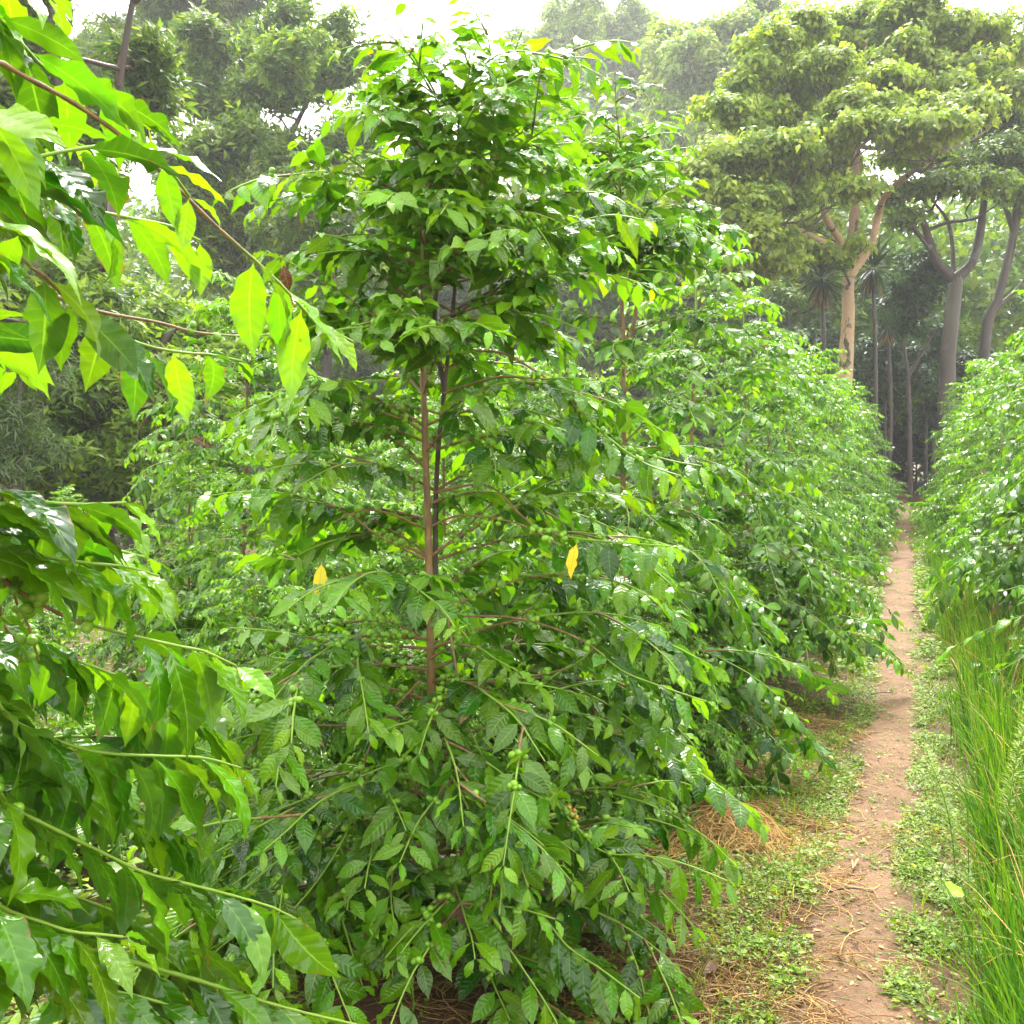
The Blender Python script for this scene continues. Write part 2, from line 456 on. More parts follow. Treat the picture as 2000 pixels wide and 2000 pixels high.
def dress(br, pts, r0, r1, t0, t1, leafset_, size, droop, node=.055, age0=.15, woody=.5, fruit=None, fruit_n=(3, 7), ico_=ICO1,
          keep=.92, sides=6, fwd=.55, fr=.0084, tipyoung=True, wobble=.38, agev=.2):
    """turn a centre line into a coffee branch: stem, opposite leaf pairs, cherry clusters at bare nodes"""
    L = np.linalg.norm(np.diff(pts, axis=0), axis=1).sum()
    t = np.linspace(0, 1, len(pts))
    stem_age = np.clip((t - woody) / .15 * .5 + .5, 0, 1)
    nn = max(2, int(L / node))
    # slightly thickened nodes
    fine = np.linspace(0, 1, max(len(pts), nn * 2 + 1))
    P = np.stack([np.interp(fine, t, pts[:, k]) for k in range(3)], 1)
    rr = (r0 + (r1 - r0) * fine) * (1 + .28 * (np.abs(np.sin(fine * nn * math.pi)) < .3))
    tube(br.stem, P, rr, sides, np.interp(fine, t, stem_age))
    pos, dr, no, sz, ag = [], [], [], [], []
    for k in range(1, nn + 1):
        q = k / nn
        if k == nn: q = .999
        p = np.array([np.interp(q, t, pts[:, c]) for c in range(3)])
        tg = np.array([np.interp(min(1, q + .03), t, pts[:, c]) - np.interp(q - .05, t, pts[:, c]) for c in range(3)]); tg = nrm(tg)
        side = np.cross(tg, UP)
        if np.linalg.norm(side) < .25: side = np.cross(tg, nrm(R.normal(size=3)))
        side = nrm(side)
        if fruit and fruit[0] <= q <= fruit[1] and R.random() < fruit[2]:
            c = R.integers(*fruit_n)
            off = nrm(R.normal(size=(c, 3)) + .001); off -= (off @ tg)[:, None] * tg * .6
            rad = fr * R.uniform(.75, 1.15, c)
            fm = MB(); br.fruit.append(fm)
            cherries(fm, p + off * (rad[:, None] + r0 * .7 + fr * .75 * R.random((c, 1))), rad, ico_)
        if t0 <= q <= t1:
            for sg in (-1, 1):
                if R.random() > keep: continue
                dq = droop * R.uniform(.5, 1.5)
                d = side * sg * R.uniform(.6, 1.) + tg * fwd * R.uniform(.6, 1.5) - UP * dq + R.normal(size=3) * .13
                nrml = UP + tg * .25 + R.normal(size=3) * wobble
                if dq > .8: nrml = nrml + side * sg * .8 + tg * .4
                g = min(1., .5 + (1 - q) * nn * .24) if tipyoung else 1.
                pos.append(p + nrm(d) * r1); dr.append(d); no.append(nrml); sz.append(size * g * R.uniform(.78, 1.14))
                young = max(0., 1 - (1 - q) * nn / 3.6) if tipyoung else 0
                ag.append(np.clip(age0 + young * .62 + R.normal() * agev, 0, 1))
    if pos:
        place_leaves(br.leaves, leafset_, pos, dr, no, sz, ag, R.random(len(pos)))


def grow(p0, az, elev, L, sag, n=12, wig=.05):
    pts = [np.array(p0, float)]; st = L / (n - 1); a = az; e = elev
    for k in range(n - 1):
        pts.append(pts[-1] + st * np.array([math.cos(a) * math.cos(e), math.sin(a) * math.cos(e), math.sin(e)]))
        e -= sag * st * (.6 + 1.2 * k / n) + R.normal() * wig * .5; a += R.normal() * wig * 1.4
        e = max(e, -1.25)
    return np.array(pts)


def coffee(H, rb, rt, lset, size=.15, trunk=None, zlo=.12, node_step=.085, lat=.5, leaf_lo=.45, keep=.9, fork=None, sector=None,
           ico_=ICO1, age0=.14, droop=.26, fruit_p=.95, node=.046, sag=.95, skip=None, tr0=.019, sides=6, bare=None, low_shoots=0):
    """returns (list of trunk MBs, list of Branch) for one coffee bush with its base at the origin"""
    if trunk is None:
        k = R.normal(size=(4, 2)) * .03; k[0] = 0
        trunk = [np.array([k[q, 0], k[q, 1], H * q / 3]) for q in range(4)]
    tr = smooth_curve(trunk, 26)
    trunks = [(tr, tr0)]
    if fork is not None: trunks += [(smooth_curve(f, 20), tr0 * .58) for f in fork]
    tmb = []
    for c, r in trunks:
        c0 = c; c = smooth_curve(c0, 90); q = np.linspace(0, 1, 90); c[1:-1, :2] += R.normal(size=(88, 2)) * r * .05; m_ = MB(); tube(m_, c, r * (1 - .68 * q ** 1.3) * (1 + .16 * np.exp(-((q * 26) % 1 - .5) ** 2 / .012) + R.normal(size=90) * .03), 10, np.clip((c[:, 2] / H - .62) * 3, 0, 1), .04); tmb.append(m_)
    brs = []
    for ti, (c, r) in enumerate(trunks):
        z = max(zlo, c[0, 2] + .1); low = low_shoots; az = R.random() * 6.28; top = c[-1, 2]
        while z < top - .02:
            h = z / H
            p = np.array([np.interp(z, c[:, 2], c[:, 0]), np.interp(z, c[:, 2], c[:, 1]), z])
            Lb = (rb + (rt - rb) * h ** 1.25)
            for s_ in (0, math.pi):
                a = az + s_ + R.normal() * .25
                if skip and skip(h, a): continue
                if sector is not None and not sector(a, h): continue
                if R.random() > .93: continue
                ll = Lb * R.uniform(.7, 1.12) * 1.12
                el = np.interp(h, [0, .3, .6, .85, 1], [.22, .32, .44, .55, .7]) + R.normal() * .13
                sg = sag * np.interp(h, [0, .5, 1], [.85, 1.1, 1.0]) / max(.5, ll)
                pts = grow(p, a, el, ll, sg)
                b = Branch(); fl = leaf_lo + R.normal() * .1
                kp = keep
                if h > .72: fl *= .3
                if bare and bare(h): kp = keep * .8; fl = max(fl, .38)
                dress(b, pts, .0034 + .002 * (1 - h), .0015, fl, 1., lset, size * R.uniform(.85, 1.1), droop * np.interp(h, [0, .8, 1], [1.0, 1., .8]), node, age0 + .10 * h + .22 * max(0, h - .7) / .3,
                      .55 - .3 * h, (max(.12, fl - .42), min(fl + .2, .8), fruit_p) if h < .9 else None, (6, 13), ico_, kp, sides)
                # side shoots
                for w in range(R.binomial(5 + (low if h < .36 else 0), min(1, lat * np.interp(h, [0, .6, 1], [1., .8, .5])))):
                    q = R.integers(3, 10); dv = pts[q + 1] - pts[q]
                    a2 = math.atan2(dv[1], dv[0]) + R.choice([-1, 1]) * R.uniform(.5, .95)
                    e2 = math.asin(np.clip(nrm(dv)[2], -1, 1)) + R.normal() * .2
                    p2 = grow(pts[q], a2, e2, ll * R.uniform(.35, .6), sg * 1.1, 8)
                    dress(b, p2, .0034, .0016, .25, 1., lset, size * R.uniform(.85, 1.05), droop, node, age0 + .1 * h, .3, (.15, .6, fruit_p * .6), (2, 6), ico_, kp, 5)
                brs.append(b)
            az += 2.0 + R.normal() * .3; z += node_step * R.uniform(.5, 1.6) * (1.5 if ti else 1) * (1.45 if bare and bare(h) else 1) * (.6 if h > .74 else 1) * (.6 if low and h < .36 else 1)
        # crowning tuft at the leader tip
        b = Branch(); p = c[-1]
        pts = np.array([p - (c[-1] - c[-3]) * .6, p, p + nrm(c[-1] - c[-2]) * .05]); pts = smooth_curve(pts, 6)
        dress(b, pts, .004, .0015, .2, 1., lset, size * .85, .15, .035, .55, -.5, None, keep=1., wobble=.15)
        brs.append(b)
    return tmb, brs


def build_bush(name, tmb, brs, loc, lmat, smat=M_STEM, split=True, tmats=None):
    root = empty(name, loc)
    for k, m_ in enumerate(tmb):
        m_.build('trunk', (tmats[k] if tmats else smat), root)
    if split:
        brs = sorted(brs, key=lambda b: -b.leaves.n)
        for b in brs[:100]:
            so = b.stem.build('branch', smat, root)
            if not b.leaves.empty(): b.leaves.build('leaves', lmat, so)
            if split == 'fine':
                for fm in b.fruit: fm.build('cherry_cluster', M_CHERRY, so)
            elif b.fruit:
                fr = MB()
                for fm in b.fruit: merge(fr, fm)
                fr.build('cherry_sprays', M_CHERRY, so)
        rest = brs[100:]
        if rest:
            w, lf, fr = MB(), MB(), MB()
            for b in rest:
                merge(w, b.stem); merge(lf, b.leaves)
                for fm in b.fruit: merge(fr, fm)
            so = w.build('branch', smat, root); so['kind'] = 'stuff'
            if not lf.empty(): lf.build('leaves', lmat, so)
            if not fr.empty(): fr.build('cherry_sprays', M_CHERRY, so)
    else:
        w, lf, fr = MB(), MB(), MB()
        for b in brs:
            merge(w, b.stem); merge(lf, b.leaves)
            for fm in b.fruit: merge(fr, fm)
        w.build('branches', smat, root)
        lf.build('foliage', lmat, root)
        if not fr.empty(): fr.build('cherry_sprays', M_CHERRY, root)
    return root


def merge(dst, src):
    base = 0
    for v, f, a in zip(src.v, src.f, src.a):
        f2 = np.where(f < 0, -1, f - base)
        dst.add(v, f2, a); base += len(v)


def copy_tree(o, parent=None):
    c = o.copy(); COL.objects.link(c)
    if parent is not None: c.parent = parent
    for ch in list(o.children): copy_tree(ch, c)
    return c


def px_branch(spec, base, lset, size, root_pt=None, ico_=ICO2, **kw):
    """a branch whose course was read off the photo: (pixels, Y at its start, Y at its end)"""
    pix, y0, y1 = spec
    pix = np.array(pix, float); sg = np.concatenate([[0], np.cumsum(np.hypot(*np.diff(pix, axis=0).T))]); sg /= sg[-1]
    pts = [at(x, y, y0 + (y1 - y0) * q) for (x, y), q in zip(pix, sg)]
    if root_pt is not None: pts = [np.array(root_pt)] + pts
    c = smooth_curve(pts, 30) - np.array(base)
    b = Branch(); dress(b, c, kw.pop('r0', .0042), kw.pop('r1', .0018), kw.pop('t0', .4), kw.pop('t1', 1.), lset, size, kw.pop('droop', .7), kw.pop('node', .055),
                        kw.pop('age0', .3), kw.pop('woody', .5), kw.pop('fruit', None), kw.pop('fruit_n', (2, 6)), ico_, **kw)
    return b


def one_leaf(name, label, mat, p, d, n, size, parent, base, shape=None):
    m_ = MB(); sh = [shape or LEAF0[R.integers(len(LEAF0))]]
    place_leaves(m_, sh, [np.asarray(p) - base], [d], [n], [size], [R.random()], [R.random()])
    o = m_.build(name, mat, parent)
    if label: o['label'] = label
    return o


ROW_GROUP = 'coffee bushes planted in rows beside the path'

# ---- the tall bush in front, its two stems read off the photo
HB = at(836, 1925, 3.0); HB[2] = ground_z(HB[0], HB[1])
def hp(x, y, d=3.0): return at(x, y, d) - HB
t_main = [np.zeros(3), hp(843, 1500), hp(840, 1200), hp(834, 960), hp(827, 760), hp(826, 600), hp(830, 430), hp(850, 290), hp(872, 175)]
t_dark = [hp(850, 1250, 3.05), hp(852, 950, 3.08), hp(868, 760, 3.08), hp(885, 600, 3.06), hp(900, 380, 3.05), hp(912, 260, 3.02), hp(916, 120, 3.)]
t_fork = [hp(868, 760, 3.08), hp(850, 640, 3.1), hp(860, 480, 3.15), hp(900, 340, 3.2), hp(990, 190, 3.2)]
HERO_H = 2.78
tm, bs = coffee(HERO_H, .74, .31, LEAF1, size=.124, trunk=t_main, fork=[t_dark, t_fork], zlo=.14, node_step=.075, lat=.74, leaf_lo=.26, sag=.9,
                keep=.94, skip=lambda h, a: .40 < h < .56 and math.sin(a) < -.72, low_shoots=3, ico_=ICO2, age0=.24, tr0=.0145, bare=None)
kw = dict(ico_=ICO2)
H_SPECS = [  # (pixels), Y start, Y end, options
    ([(847, 963), (922, 947), (965, 954), (1012, 1001), (1059, 1034), (1132, 1052), (1230, 1061), (1310, 1067)], 3.0, 2.55, dict(t0=.62, fruit=(.45, .7, .6), woody=.62, droop=.95)),
    ([(838, 1030), (896, 1007), (980, 1015), (1030, 1030), (1095, 1065)], 3.0, 2.7, dict(t0=2, fruit=(.3, 1, .3), woody=1.)),
    ([(840, 1090), (900, 1040), (970, 976), (1040, 930)], 3.0, 3.35, dict(t0=.6, fruit=(.3, .8, .5), woody=.7)),
    ([(828, 1032), (760, 1003), (704, 998), (650, 1020)], 3.0, 2.8, dict(t0=2, fruit=(.4, 1, .4), woody=1.)),
    ([(828, 1092), (737, 1045), (690, 1010), (650, 990), (560, 960), (480, 930)], 3.0, 2.8, dict(t0=.5, fruit=(.15, .6, .6), woody=.6, droop=.9)),
    ([(828, 846), (788, 820), (710, 795), (650, 777), (570, 760)], 3.0, 2.75, dict(t0=.55, fruit=(.2, .7, .5), woody=.6)),
    ([(868, 768), (970, 737), (1045, 744), (1103, 777), (1190, 856), (1260, 905), (1330, 930)], 3.05, 2.6, dict(t0=.55, fruit=(.5, .85, .7), woody=.6, droop=.95)),
    ([(900, 690), (965, 686), (1012, 704), (1103, 766), (1194, 860), (1300, 897), (1370, 910)], 3.05, 2.75, dict(t0=.6, fruit=(.55, .9, .6), woody=.65)),
    ([(843, 1150), (865, 1165), (880, 1240), (895, 1330), (905, 1400), (925, 1440), (950, 1490), (980, 1520), (1040, 1545), (1085, 1550)], 3.0, 2.55, dict(t0=.66, fruit=(.4, .85, .6), woody=.55)),
    ([(835, 1290), (885, 1262), (935, 1265), (965, 1285), (1010, 1310)], 3.0, 2.7, dict(t0=.5, fruit=(.3, .9, .6), woody=.6)),
    ([(845, 1205), (990, 1205), (1090, 1230), (1160, 1265), (1215, 1310), (1290, 1340), (1380, 1370)], 3.0, 2.65, dict(t0=.6, fruit=(.3, .6, .4), woody=.62)),
    ([(845, 1440), (950, 1480), (1060, 1545), (1130, 1620), (1180, 1665), (1250, 1670), (1330, 1685), (1420, 1720)], 2.95, 2.55, dict(t0=.45, fruit=(.2, .6, .7), woody=.35, droop=1.)),
    ([(845, 1560), (940, 1700), (1000, 1740), (1060, 1790), (1110, 1850), (1170, 1890), (1250, 1950)], 2.9, 2.4, dict(t0=.35, fruit=(.1, .4, .5), woody=.3, droop=1.)),
    ([(830, 1480), (790, 1640), (768, 1700), (764, 1760), (770, 1800)], 2.9, 2.45, dict(t0=.5, fruit=(.1, .4, .3), woody=.3, droop=1.1)),
    ([(820, 1330), (740, 1420), (700, 1530), (680, 1620), (620, 1720), (560, 1790)], 2.95, 2.5, dict(t0=.55, fruit=(.15, .7, .7), woody=.45)),
    ([(820, 1240), (760, 1215), (690, 1215), (620, 1225)], 3.0, 2.8, dict(t0=2, fruit=(.2, 1, .9), fruit_n=(5, 10), woody=.9)),
    ([(845, 1600), (900, 1640), (960, 1655), (985, 1640)], 2.85, 2.55, dict(t0=2, fruit=(.2, 1., .9), fruit_n=(5, 10), woody=.9)),
    ([(848, 1380), (1000, 1330), (1120, 1300), (1200, 1230), (1290, 1250), (1390, 1300)], 3.0, 2.8, dict(t0=.5, fruit=(.2, .6, .5), woody=.5)),
    ([(835, 880), (900, 800), (905, 780), (940, 770)], 2.98, 2.65, dict(t0=.55, woody=.3, droop=.9)),
    ([(840, 560), (930, 540), (1040, 470), (1110, 440), (1190, 420), (1260, 430)], 3.05, 2.85, dict(t0=.3, fruit=(.2, .5, .6), woody=.4)),
    ([(860, 620), (960, 590), (1080, 520), (1140, 480), (1200, 460)], 3.05, 2.8, dict(t0=.35, woody=.3)),
    ([(820, 600), (740, 530), (700, 430), (640, 330), (590, 275)], 3.0, 2.8, dict(t0=.25, woody=.2)),
    ([(822, 660), (720, 610), (650, 560), (580, 520), (520, 490)], 3.0, 2.85, dict(t0=.4, fruit=(.3, .8, .6), woody=.6)),
]
for px_, a, b, o in H_SPECS:
    o = dict(o); o.setdefault('age0', .22); o.setdefault('node', .043); o['droop'] = o.get('droop', .7) * .72; o.setdefault('r0', .0034)
    bs.append(px_branch((px_, a, b), HB, LEAF0, .128, **o))
hero = build_bush('coffee_bush', tm, bs, HB, M_COFFEE, split='fine', tmats=[M_STEM, M_STEM_DARK, M_STEM_DARK])
tag(hero, 'tall open coffee bush with a bare brown stem, standing nearest the middle', 'coffee bush', ROW_GROUP)
one_leaf('leaf', 'bright yellow spotted leaf', M_YELLOW, at(628, 1098, 2.7), at(620, 1170, 2.66) - at(628, 1098, 2.7), (.5, -.8, .3), .11, hero, HB)
one_leaf('leaf', 'yellow leaf with brown spots', M_YELLOW, at(1128, 1058, 2.62), at(1108, 1130, 2.6) - at(1128, 1058, 2.62), (-.7, -.8, .3), .10, hero, HB)
one_leaf('leaf', 'withered reddish brown leaf', M_BROWN, at(553, 515, 2.7), at(562, 560, 2.7) - at(553, 515, 2.7), (.2, -1, .1), .075, hero, HB)
one_leaf('leaf', 'withered dark red leaf', M_BROWN, at(785, 1382, 2.7), at(745, 1420, 2.65) - at(785, 1382, 2.7), (-.5, -1, .6), .075, hero, HB)
rp = []
mbr = MB(); cherries(mbr, [at(1112, 1577, 2.55) - HB, at(1121, 1583, 2.56) - HB, at(1117, 1591, 2.54) - HB, at(1126, 1596, 2.56) - HB], [.0062] * 4, ICO2, [.6, .8, .35, .6])
o = mbr.build('cherry_cluster', M_CHERRY, hero); o['label'] = 'cluster of reddening coffee cherries'

# ---- the bush at the left edge whose boughs reach in front of the viewpoint
FB = np.array([-1.12, 1.55, 0.]); FB[2] = ground_z(FB[0], FB[1])
def trunk_pt(z): return np.array([FB[0] + .03 * z, FB[1], z])
F_SPECS = [
    ([(-60, 10), (0, 40), (87, 134), (130, 158), (167, 170), (215, 200), (270, 240)], 1.30, 1.50, 2.30, dict(t0=.42, woody=.62, droop=.35, fwd=.9)),
    ([(-60, 105), (7, 129), (78, 166), (137, 196), (243, 270), (330, 350), (420, 440), (500, 510), (565, 572), (600, 615), (640, 640), (690, 668)], 1.25, 1.75, 2.15, dict(t0=.78, woody=.80, droop=.8, age0=.55)),
    ([(-70, 345), (0, 322), (60, 310), (134, 293), (190, 286), (232, 279), (280, 290), (330, 330), (370, 385)], 1.20, 1.4, 1.95, dict(t0=.34, woody=.3, droop=.85, fwd=.8, fruit=(.3, .7, .25))),
    ([(-60, 330), (33, 353), (85, 375), (141, 395), (196, 413), (260, 427), (330, 440), (390, 470)], 1.40, 1.6, 1.9, dict(t0=.35, woody=.3, droop=1.0, fruit=(.3, .5, .3))),
    ([(-50, 480), (30, 500), (98, 549), (138, 594), (203, 638), (268, 670), (348, 688), (410, 692), (470, 705)], 1.35, 1.7, 1.75, dict(t0=.60, woody=.72, droop=.9, fruit=(.5, .75, .3), fruit_n=(1, 3), node=.06)),
    ([(60, 570), (130, 585), (196, 609), (311, 630), (384, 649), (482, 656), (569, 649)], 1.75, 2.2, 1.7, dict(t0=2, woody=.75, fruit=(.5, 1, .9), fruit_n=(2, 6))),
    ([(-60, 965), (0, 969), (90, 981), (170, 985), (246, 981)], 1.28, 1.45, 1.35, dict(t0=.38, woody=.1, droop=1.0)),
    ([(-60, 1055), (0, 1070), (60, 1082), (127, 1094), (190, 1102), (246, 1106), (310, 1125)], 1.30, 1.5, 1.25, dict(t0=.4, woody=.1, droop=.9, fruit=(.3, .5, .6))),
    ([(-60, 1105), (0, 1132), (72, 1175), (145, 1212), (254, 1240), (348, 1262), (395, 1270), (460, 1300)], 1.35, 1.6, 1.2, dict(t0=.78, woody=.72, droop=.95, fruit=(.35, .78, .9), fruit_n=(4, 8))),
    ([(-40, 1180), (0, 1212), (47, 1277)], 1.45, 1.5, 1.2, dict(t0=2, woody=1., fruit=(.5, 1, .4))),
    ([(-30, 1130), (33, 1180), (58, 1230), (75, 1290)], 1.45, 1.5, 1.2, dict(t0=2, woody=1., fruit=(.5, 1, .5))),
    ([(-60, 1360), (0, 1392), (69, 1430), (145, 1458), (210, 1472), (326, 1477), (400, 1480), (470, 1500)], 1.45, 1.75, .9, dict(t0=.3, woody=.1, droop=1.0, fruit=(.2, .35, .6))),
    ([(-50, 1540), (14, 1572), (69, 1601), (120, 1626), (188, 1659), (275, 1702), (341, 1720), (420, 1740), (475, 1755), (540, 1775), (600, 1810)], 1.42, 1.75, .75, dict(t0=.3, woody=.1, droop=1.0, fruit=(.15, .5, .5))),
    ([(-50, 1755), (0, 1775), (54, 1791), (145, 1822), (181, 1823), (240, 1830)], 1.35, 1.45, .6, dict(t0=.3, woody=.1, droop=.9)),
    ([(120, 1840), (300, 1890), (413, 1923), (500, 1952), (594, 1978), (690, 2000), (760, 2020)], 1.5, 1.85, .55, dict(t0=.25, woody=.1, droop=.7)),
    ([(-60, 1640), (30, 1690), (95, 1740), (120, 1790)], 1.6, 1.7, .6, dict(t0=.4, woody=.5, droop=1., fruit=(.3, .9, .7))),
    ([(-60, 1800), (100, 1865), (170, 1905), (300, 1990)], 1.7, 1.9, .5, dict(t0=.6, woody=.6, droop=1., fruit=(.4, .8, .4))),
    ([(-60, 1270), (60, 1300), (200, 1330), (330, 1340), (430, 1370)], 1.7, 2.0, .95, dict(t0=.4, woody=.3, droop=1., age0=.05)),
    ([(-60, 1460), (40, 1490), (130, 1530), (220, 1560), (300, 1600), (380, 1640)], 1.6, 2.0, .8, dict(t0=.3, woody=.3, droop=.9, age0=.08, fruit=(.3, .6, .5))),
    ([(-60, 1690), (60, 1720), (170, 1760), (270, 1800), (360, 1850), (450, 1890)], 1.5, 1.85, .6, dict(t0=.3, woody=.2, droop=.8)),
    ([(-60, 1880), (60, 1890), (200, 1930), (320, 1960), (420, 2010)], 1.4, 1.6, .45, dict(t0=.3, woody=.2, droop=.7, age0=.3)),
    ([(-60, 1010), (30, 1020), (100, 1050), (190, 1065), (290, 1090)], 1.55, 1.75, 1.3, dict(t0=.35, woody=.2, droop=.8, age0=.1)),
    ([(-60, 1210), (40, 1240), (150, 1290), (250, 1330), (340, 1390), (430, 1440)], 1.5, 1.85, 1.05, dict(t0=.4, woody=.3, droop=.8, fruit=(.2, .5, .7))),
    ([(-80, 190), (-10, 220), (60, 240)], 1.0, 1.05, 2.2, dict(t0=.45, woody=.1, droop=.7)),
    ([(-90, 420), (-20, 425), (40, 455)], 1.0, 1.1, 1.9, dict(t0=.4, woody=.1, droop=.7)),
    ([(-60, -40), (20, -30), (90, -10)], 1.3, 1.35, 2.4, dict(t0=.5, woody=.1, droop=.6, age0=.8)),
]
fbr = []
for px_, a, b, z, o in F_SPECS:
    o = dict(o); o.setdefault('age0', .2 if px_[0][1] < 600 else .32); o.setdefault('agev', .18); up_ = px_[0][1] < 600; sz_ = .155 if up_ else .162; o.setdefault('node', .056 if up_ else .041); o.setdefault('keep', .88 if up_ else .97); o['droop'] = o.get('droop', .7) * .85
    r_pt = None if px_[0][0] > 0 else trunk_pt(z) if z < 2.4 else trunk_pt(2.38)
    fbr.append(px_branch((px_, a, b), FB, LEAFN, sz_, r_pt, **o))
tm, bs2 = coffee(2.4, .75, .4, LEAF1, size=.15, trunk=[np.zeros(3), np.array([.02, 0, 1.]), np.array([.07, 0, 2.4])], zlo=.2, node_step=.13,
                 sector=lambda a, h: (math.cos(a) < .3 and math.sin(a) > -.75) or (h < .42 and math.sin(a) > .35))
fore = build_bush('coffee_bush', tm, fbr + bs2, FB, M_COFFEE, split='fine')
tag(fore, 'coffee bush at the near left edge, reaching long boughs with large wavy leaves', 'coffee bush', ROW_GROUP)

# ---- second tall bush of the row, stem forking at half height
SB = np.array([.50, 4.9, 0.]); SB[2] = ground_z(SB[0], SB[1])
def sp(x, y, d=4.9): return at(x, y, d) - SB
tm, bs = coffee(3.05, .76, .36, LEAF1, size=.125, low_shoots=3, trunk=[np.zeros(3), sp(1215, 1100), sp(1218, 690), sp(1212, 560), sp(1210, 400), sp(1214, 260)],
                fork=[[sp(1218, 690), sp(1240, 620), sp(1250, 500), sp(1262, 370)]], zlo=.15, node_step=.08, lat=.75, leaf_lo=.3, bare=lambda h: .5 < h < .72, tr0=.0175)
second = build_bush('coffee_bush', tm, bs, SB, M_COFFEE, split='fine')
tag(second, 'tallest coffee bush behind the nearest one, brown stem forking at mid height', 'coffee bush', ROW_GROUP)

# ---- prototypes for the rest of the plantation
PROTO = []
for q in range(3):
    tm, bs = coffee(2.7, 1.05, .36, LEAF15, size=.108, zlo=.12, node_step=.08, lat=.9, leaf_lo=.25, age0=.26, node=.043, low_shoots=3)
    PROTO.append(build_bush('coffee_bush', tm, bs, (0, -50, 0), M_COFFEE))
FAR = []
for q in range(3):
    tm, bs = coffee(2.7, 1.08, .45, LEAF2, size=.115, low_shoots=2, zlo=.1, node_step=.08, lat=.9, leaf_lo=.22, age0=.34, node=.046, sides=4, fruit_p=.2)
    FAR.append(build_bush('coffee_bush', tm, bs, (0, -50, 0), M_COFFEE_FAR, split=False))
used = set()


def put(kind, x, y, s, label, rz=None):
    lst = PROTO if kind == 'near' else FAR
    k = int(R.integers(len(lst))); key = (kind, k)
    o = lst[k] if key not in used else copy_tree(lst[k]); used.add(key)
    o.location = (x, y, float(ground_z(x, y)) * math.exp(-max(0, math.hypot(x - 3, y - 12) - 25) / 20) - .02); o.rotation_euler.z = R.random() * 6.28 if rz is None else rz
    o.scale = (s * R.uniform(.84, .97), s * R.uniform(.84, .97), s)
    tag(o, label, 'coffee bush', ROW_GROUP)
    return o


ORD = ['third', 'fourth', 'fifth', 'sixth', 'seventh', 'eighth', 'ninth', 'tenth', 'eleventh', 'twelfth', 'thirteenth', 'fourteenth', 'fifteenth', 'sixteenth', 'seventeenth']
# the row left of the path
for k in range(12):
    y = 6.7 + 1.85 * k
    put('near' if k < 3 else 'far', path_x(y) - 1.34 + R.normal() * .06, y, R.uniform(.98, 1.08), f'{ORD[k]} coffee bush from the front in the row along the left of the path')
# the row right of the path
ORD2 = ['first', 'second'] + ORD
for k in range(13):
    y = 5.5 + 1.85 * k
    put('near' if k < 4 else 'far', path_x(y) + (1.85 if k == 0 else 1.68 if k == 1 else 1.54) + R.normal() * .06, y, R.uniform(1.0, 1.12) + (.28 if k < 2 else 0), f'{ORD2[k]} coffee bush from the front in the row along the right of the path')
# rows farther to the left, shorter with distance from the path
for (x, y, s, kind, lab) in [
        (-2.75, 4.6, .70, 'near', 'low coffee bush at the left edge with bright yellow green tips'),
        (-1.05, 4.7, .62, 'near', 'low coffee bush just left of and behind the tall bush, full of green cherries'),
        (-.35, 5.6, .72, 'near', 'coffee bush directly behind the bare stem of the tall bush'),
        (-2.1, 6.6, .64, 'near', 'coffee bush between the left edge one and the one with a dead leaf'),
        (-1.1, 7.2, .70, 'near', 'coffee bush in the second rank, half hidden by the one with a dead leaf'),
        (.1, 7.0, .80, 'near', 'coffee bush filling the gap between the tall bush and the forked one'),
        (.98, 5.5, .42, 'near', 'knee high coffee bush at the path side foot of the forked one'),
        (.62, 4.25, .36, 'near', 'smallest coffee bush by the straw heap, tucked under the row'),
        (.35, 4.1, .40, 'near', 'low coffee bush tucked between the tall bush and the forked one'),
        (-.45, 4.3, .48, 'near', 'low coffee bush behind the foot of the tall bare stem'),
        (-.95, 3.75, .42, 'near', 'knee high coffee bush low down between the near left boughs and the tall stem'),
        (-1.75, 3.6, .5, 'near', 'low coffee bush between the near left boughs and the tall bush'),
        (-1.55, 6.0, .90, 'near', 'coffee bush with a dark stem left of the tall bush, carrying a dead brown leaf'),
        (-.72, 7.9, .80, 'near', 'coffee bush seen between the stems just behind the tall bush'),
        (.15, 9.9, .85, 'far', 'coffee bush of the second row seen through the gap behind the tallest bush'),
        (1.0, 12.0, .9, 'far', 'coffee bush of the second row, mostly hidden behind the row beside the path'),
        (-3.6, 7.6, .42, 'far', 'small coffee bush in front of the dark forest edge, leftmost of the low ones'),
        (-2.7, 8.6, .52, 'far', 'small coffee bush in front of the forest, second of the low ones'),
        (-1.9, 10.2, .66, 'far', 'middling coffee bush in the third row behind the one with the dead leaf'),
        (-1.0, 12.2, .74, 'far', 'coffee bush in the third row straight behind the tall bush'),
        (-4.6, 10.6, .42, 'far', 'tiny coffee bush at the forest foot, far left'),
        (-3.4, 11.6, .48, 'far', 'small round coffee bush at the forest foot between two lower ones'),
        (-2.4, 13.0, .60, 'far', 'coffee bush at the end of the third row close to the forest'),
        (-.3, 14.6, .75, 'far', 'coffee bush far behind the tall one, glimpsed between its leaves')]:
    o = put(kind, x, y, s, lab)
    if 'dead brown leaf' in lab:
        one_leaf('leaf', 'curled dead brown leaf', M_BROWN, (at(352, 852, 5.4) - np.array(o.location)) / .9, (.8, .1, -.35), (0, -1, .5), .17, o, np.zeros(3)); o.rotation_euler.z = 0

# ------------------------------------------------------------------ weeds, grass, straw
def on_screen(x, y):
    return (np.abs(x / np.maximum(y, .1)) < .56)


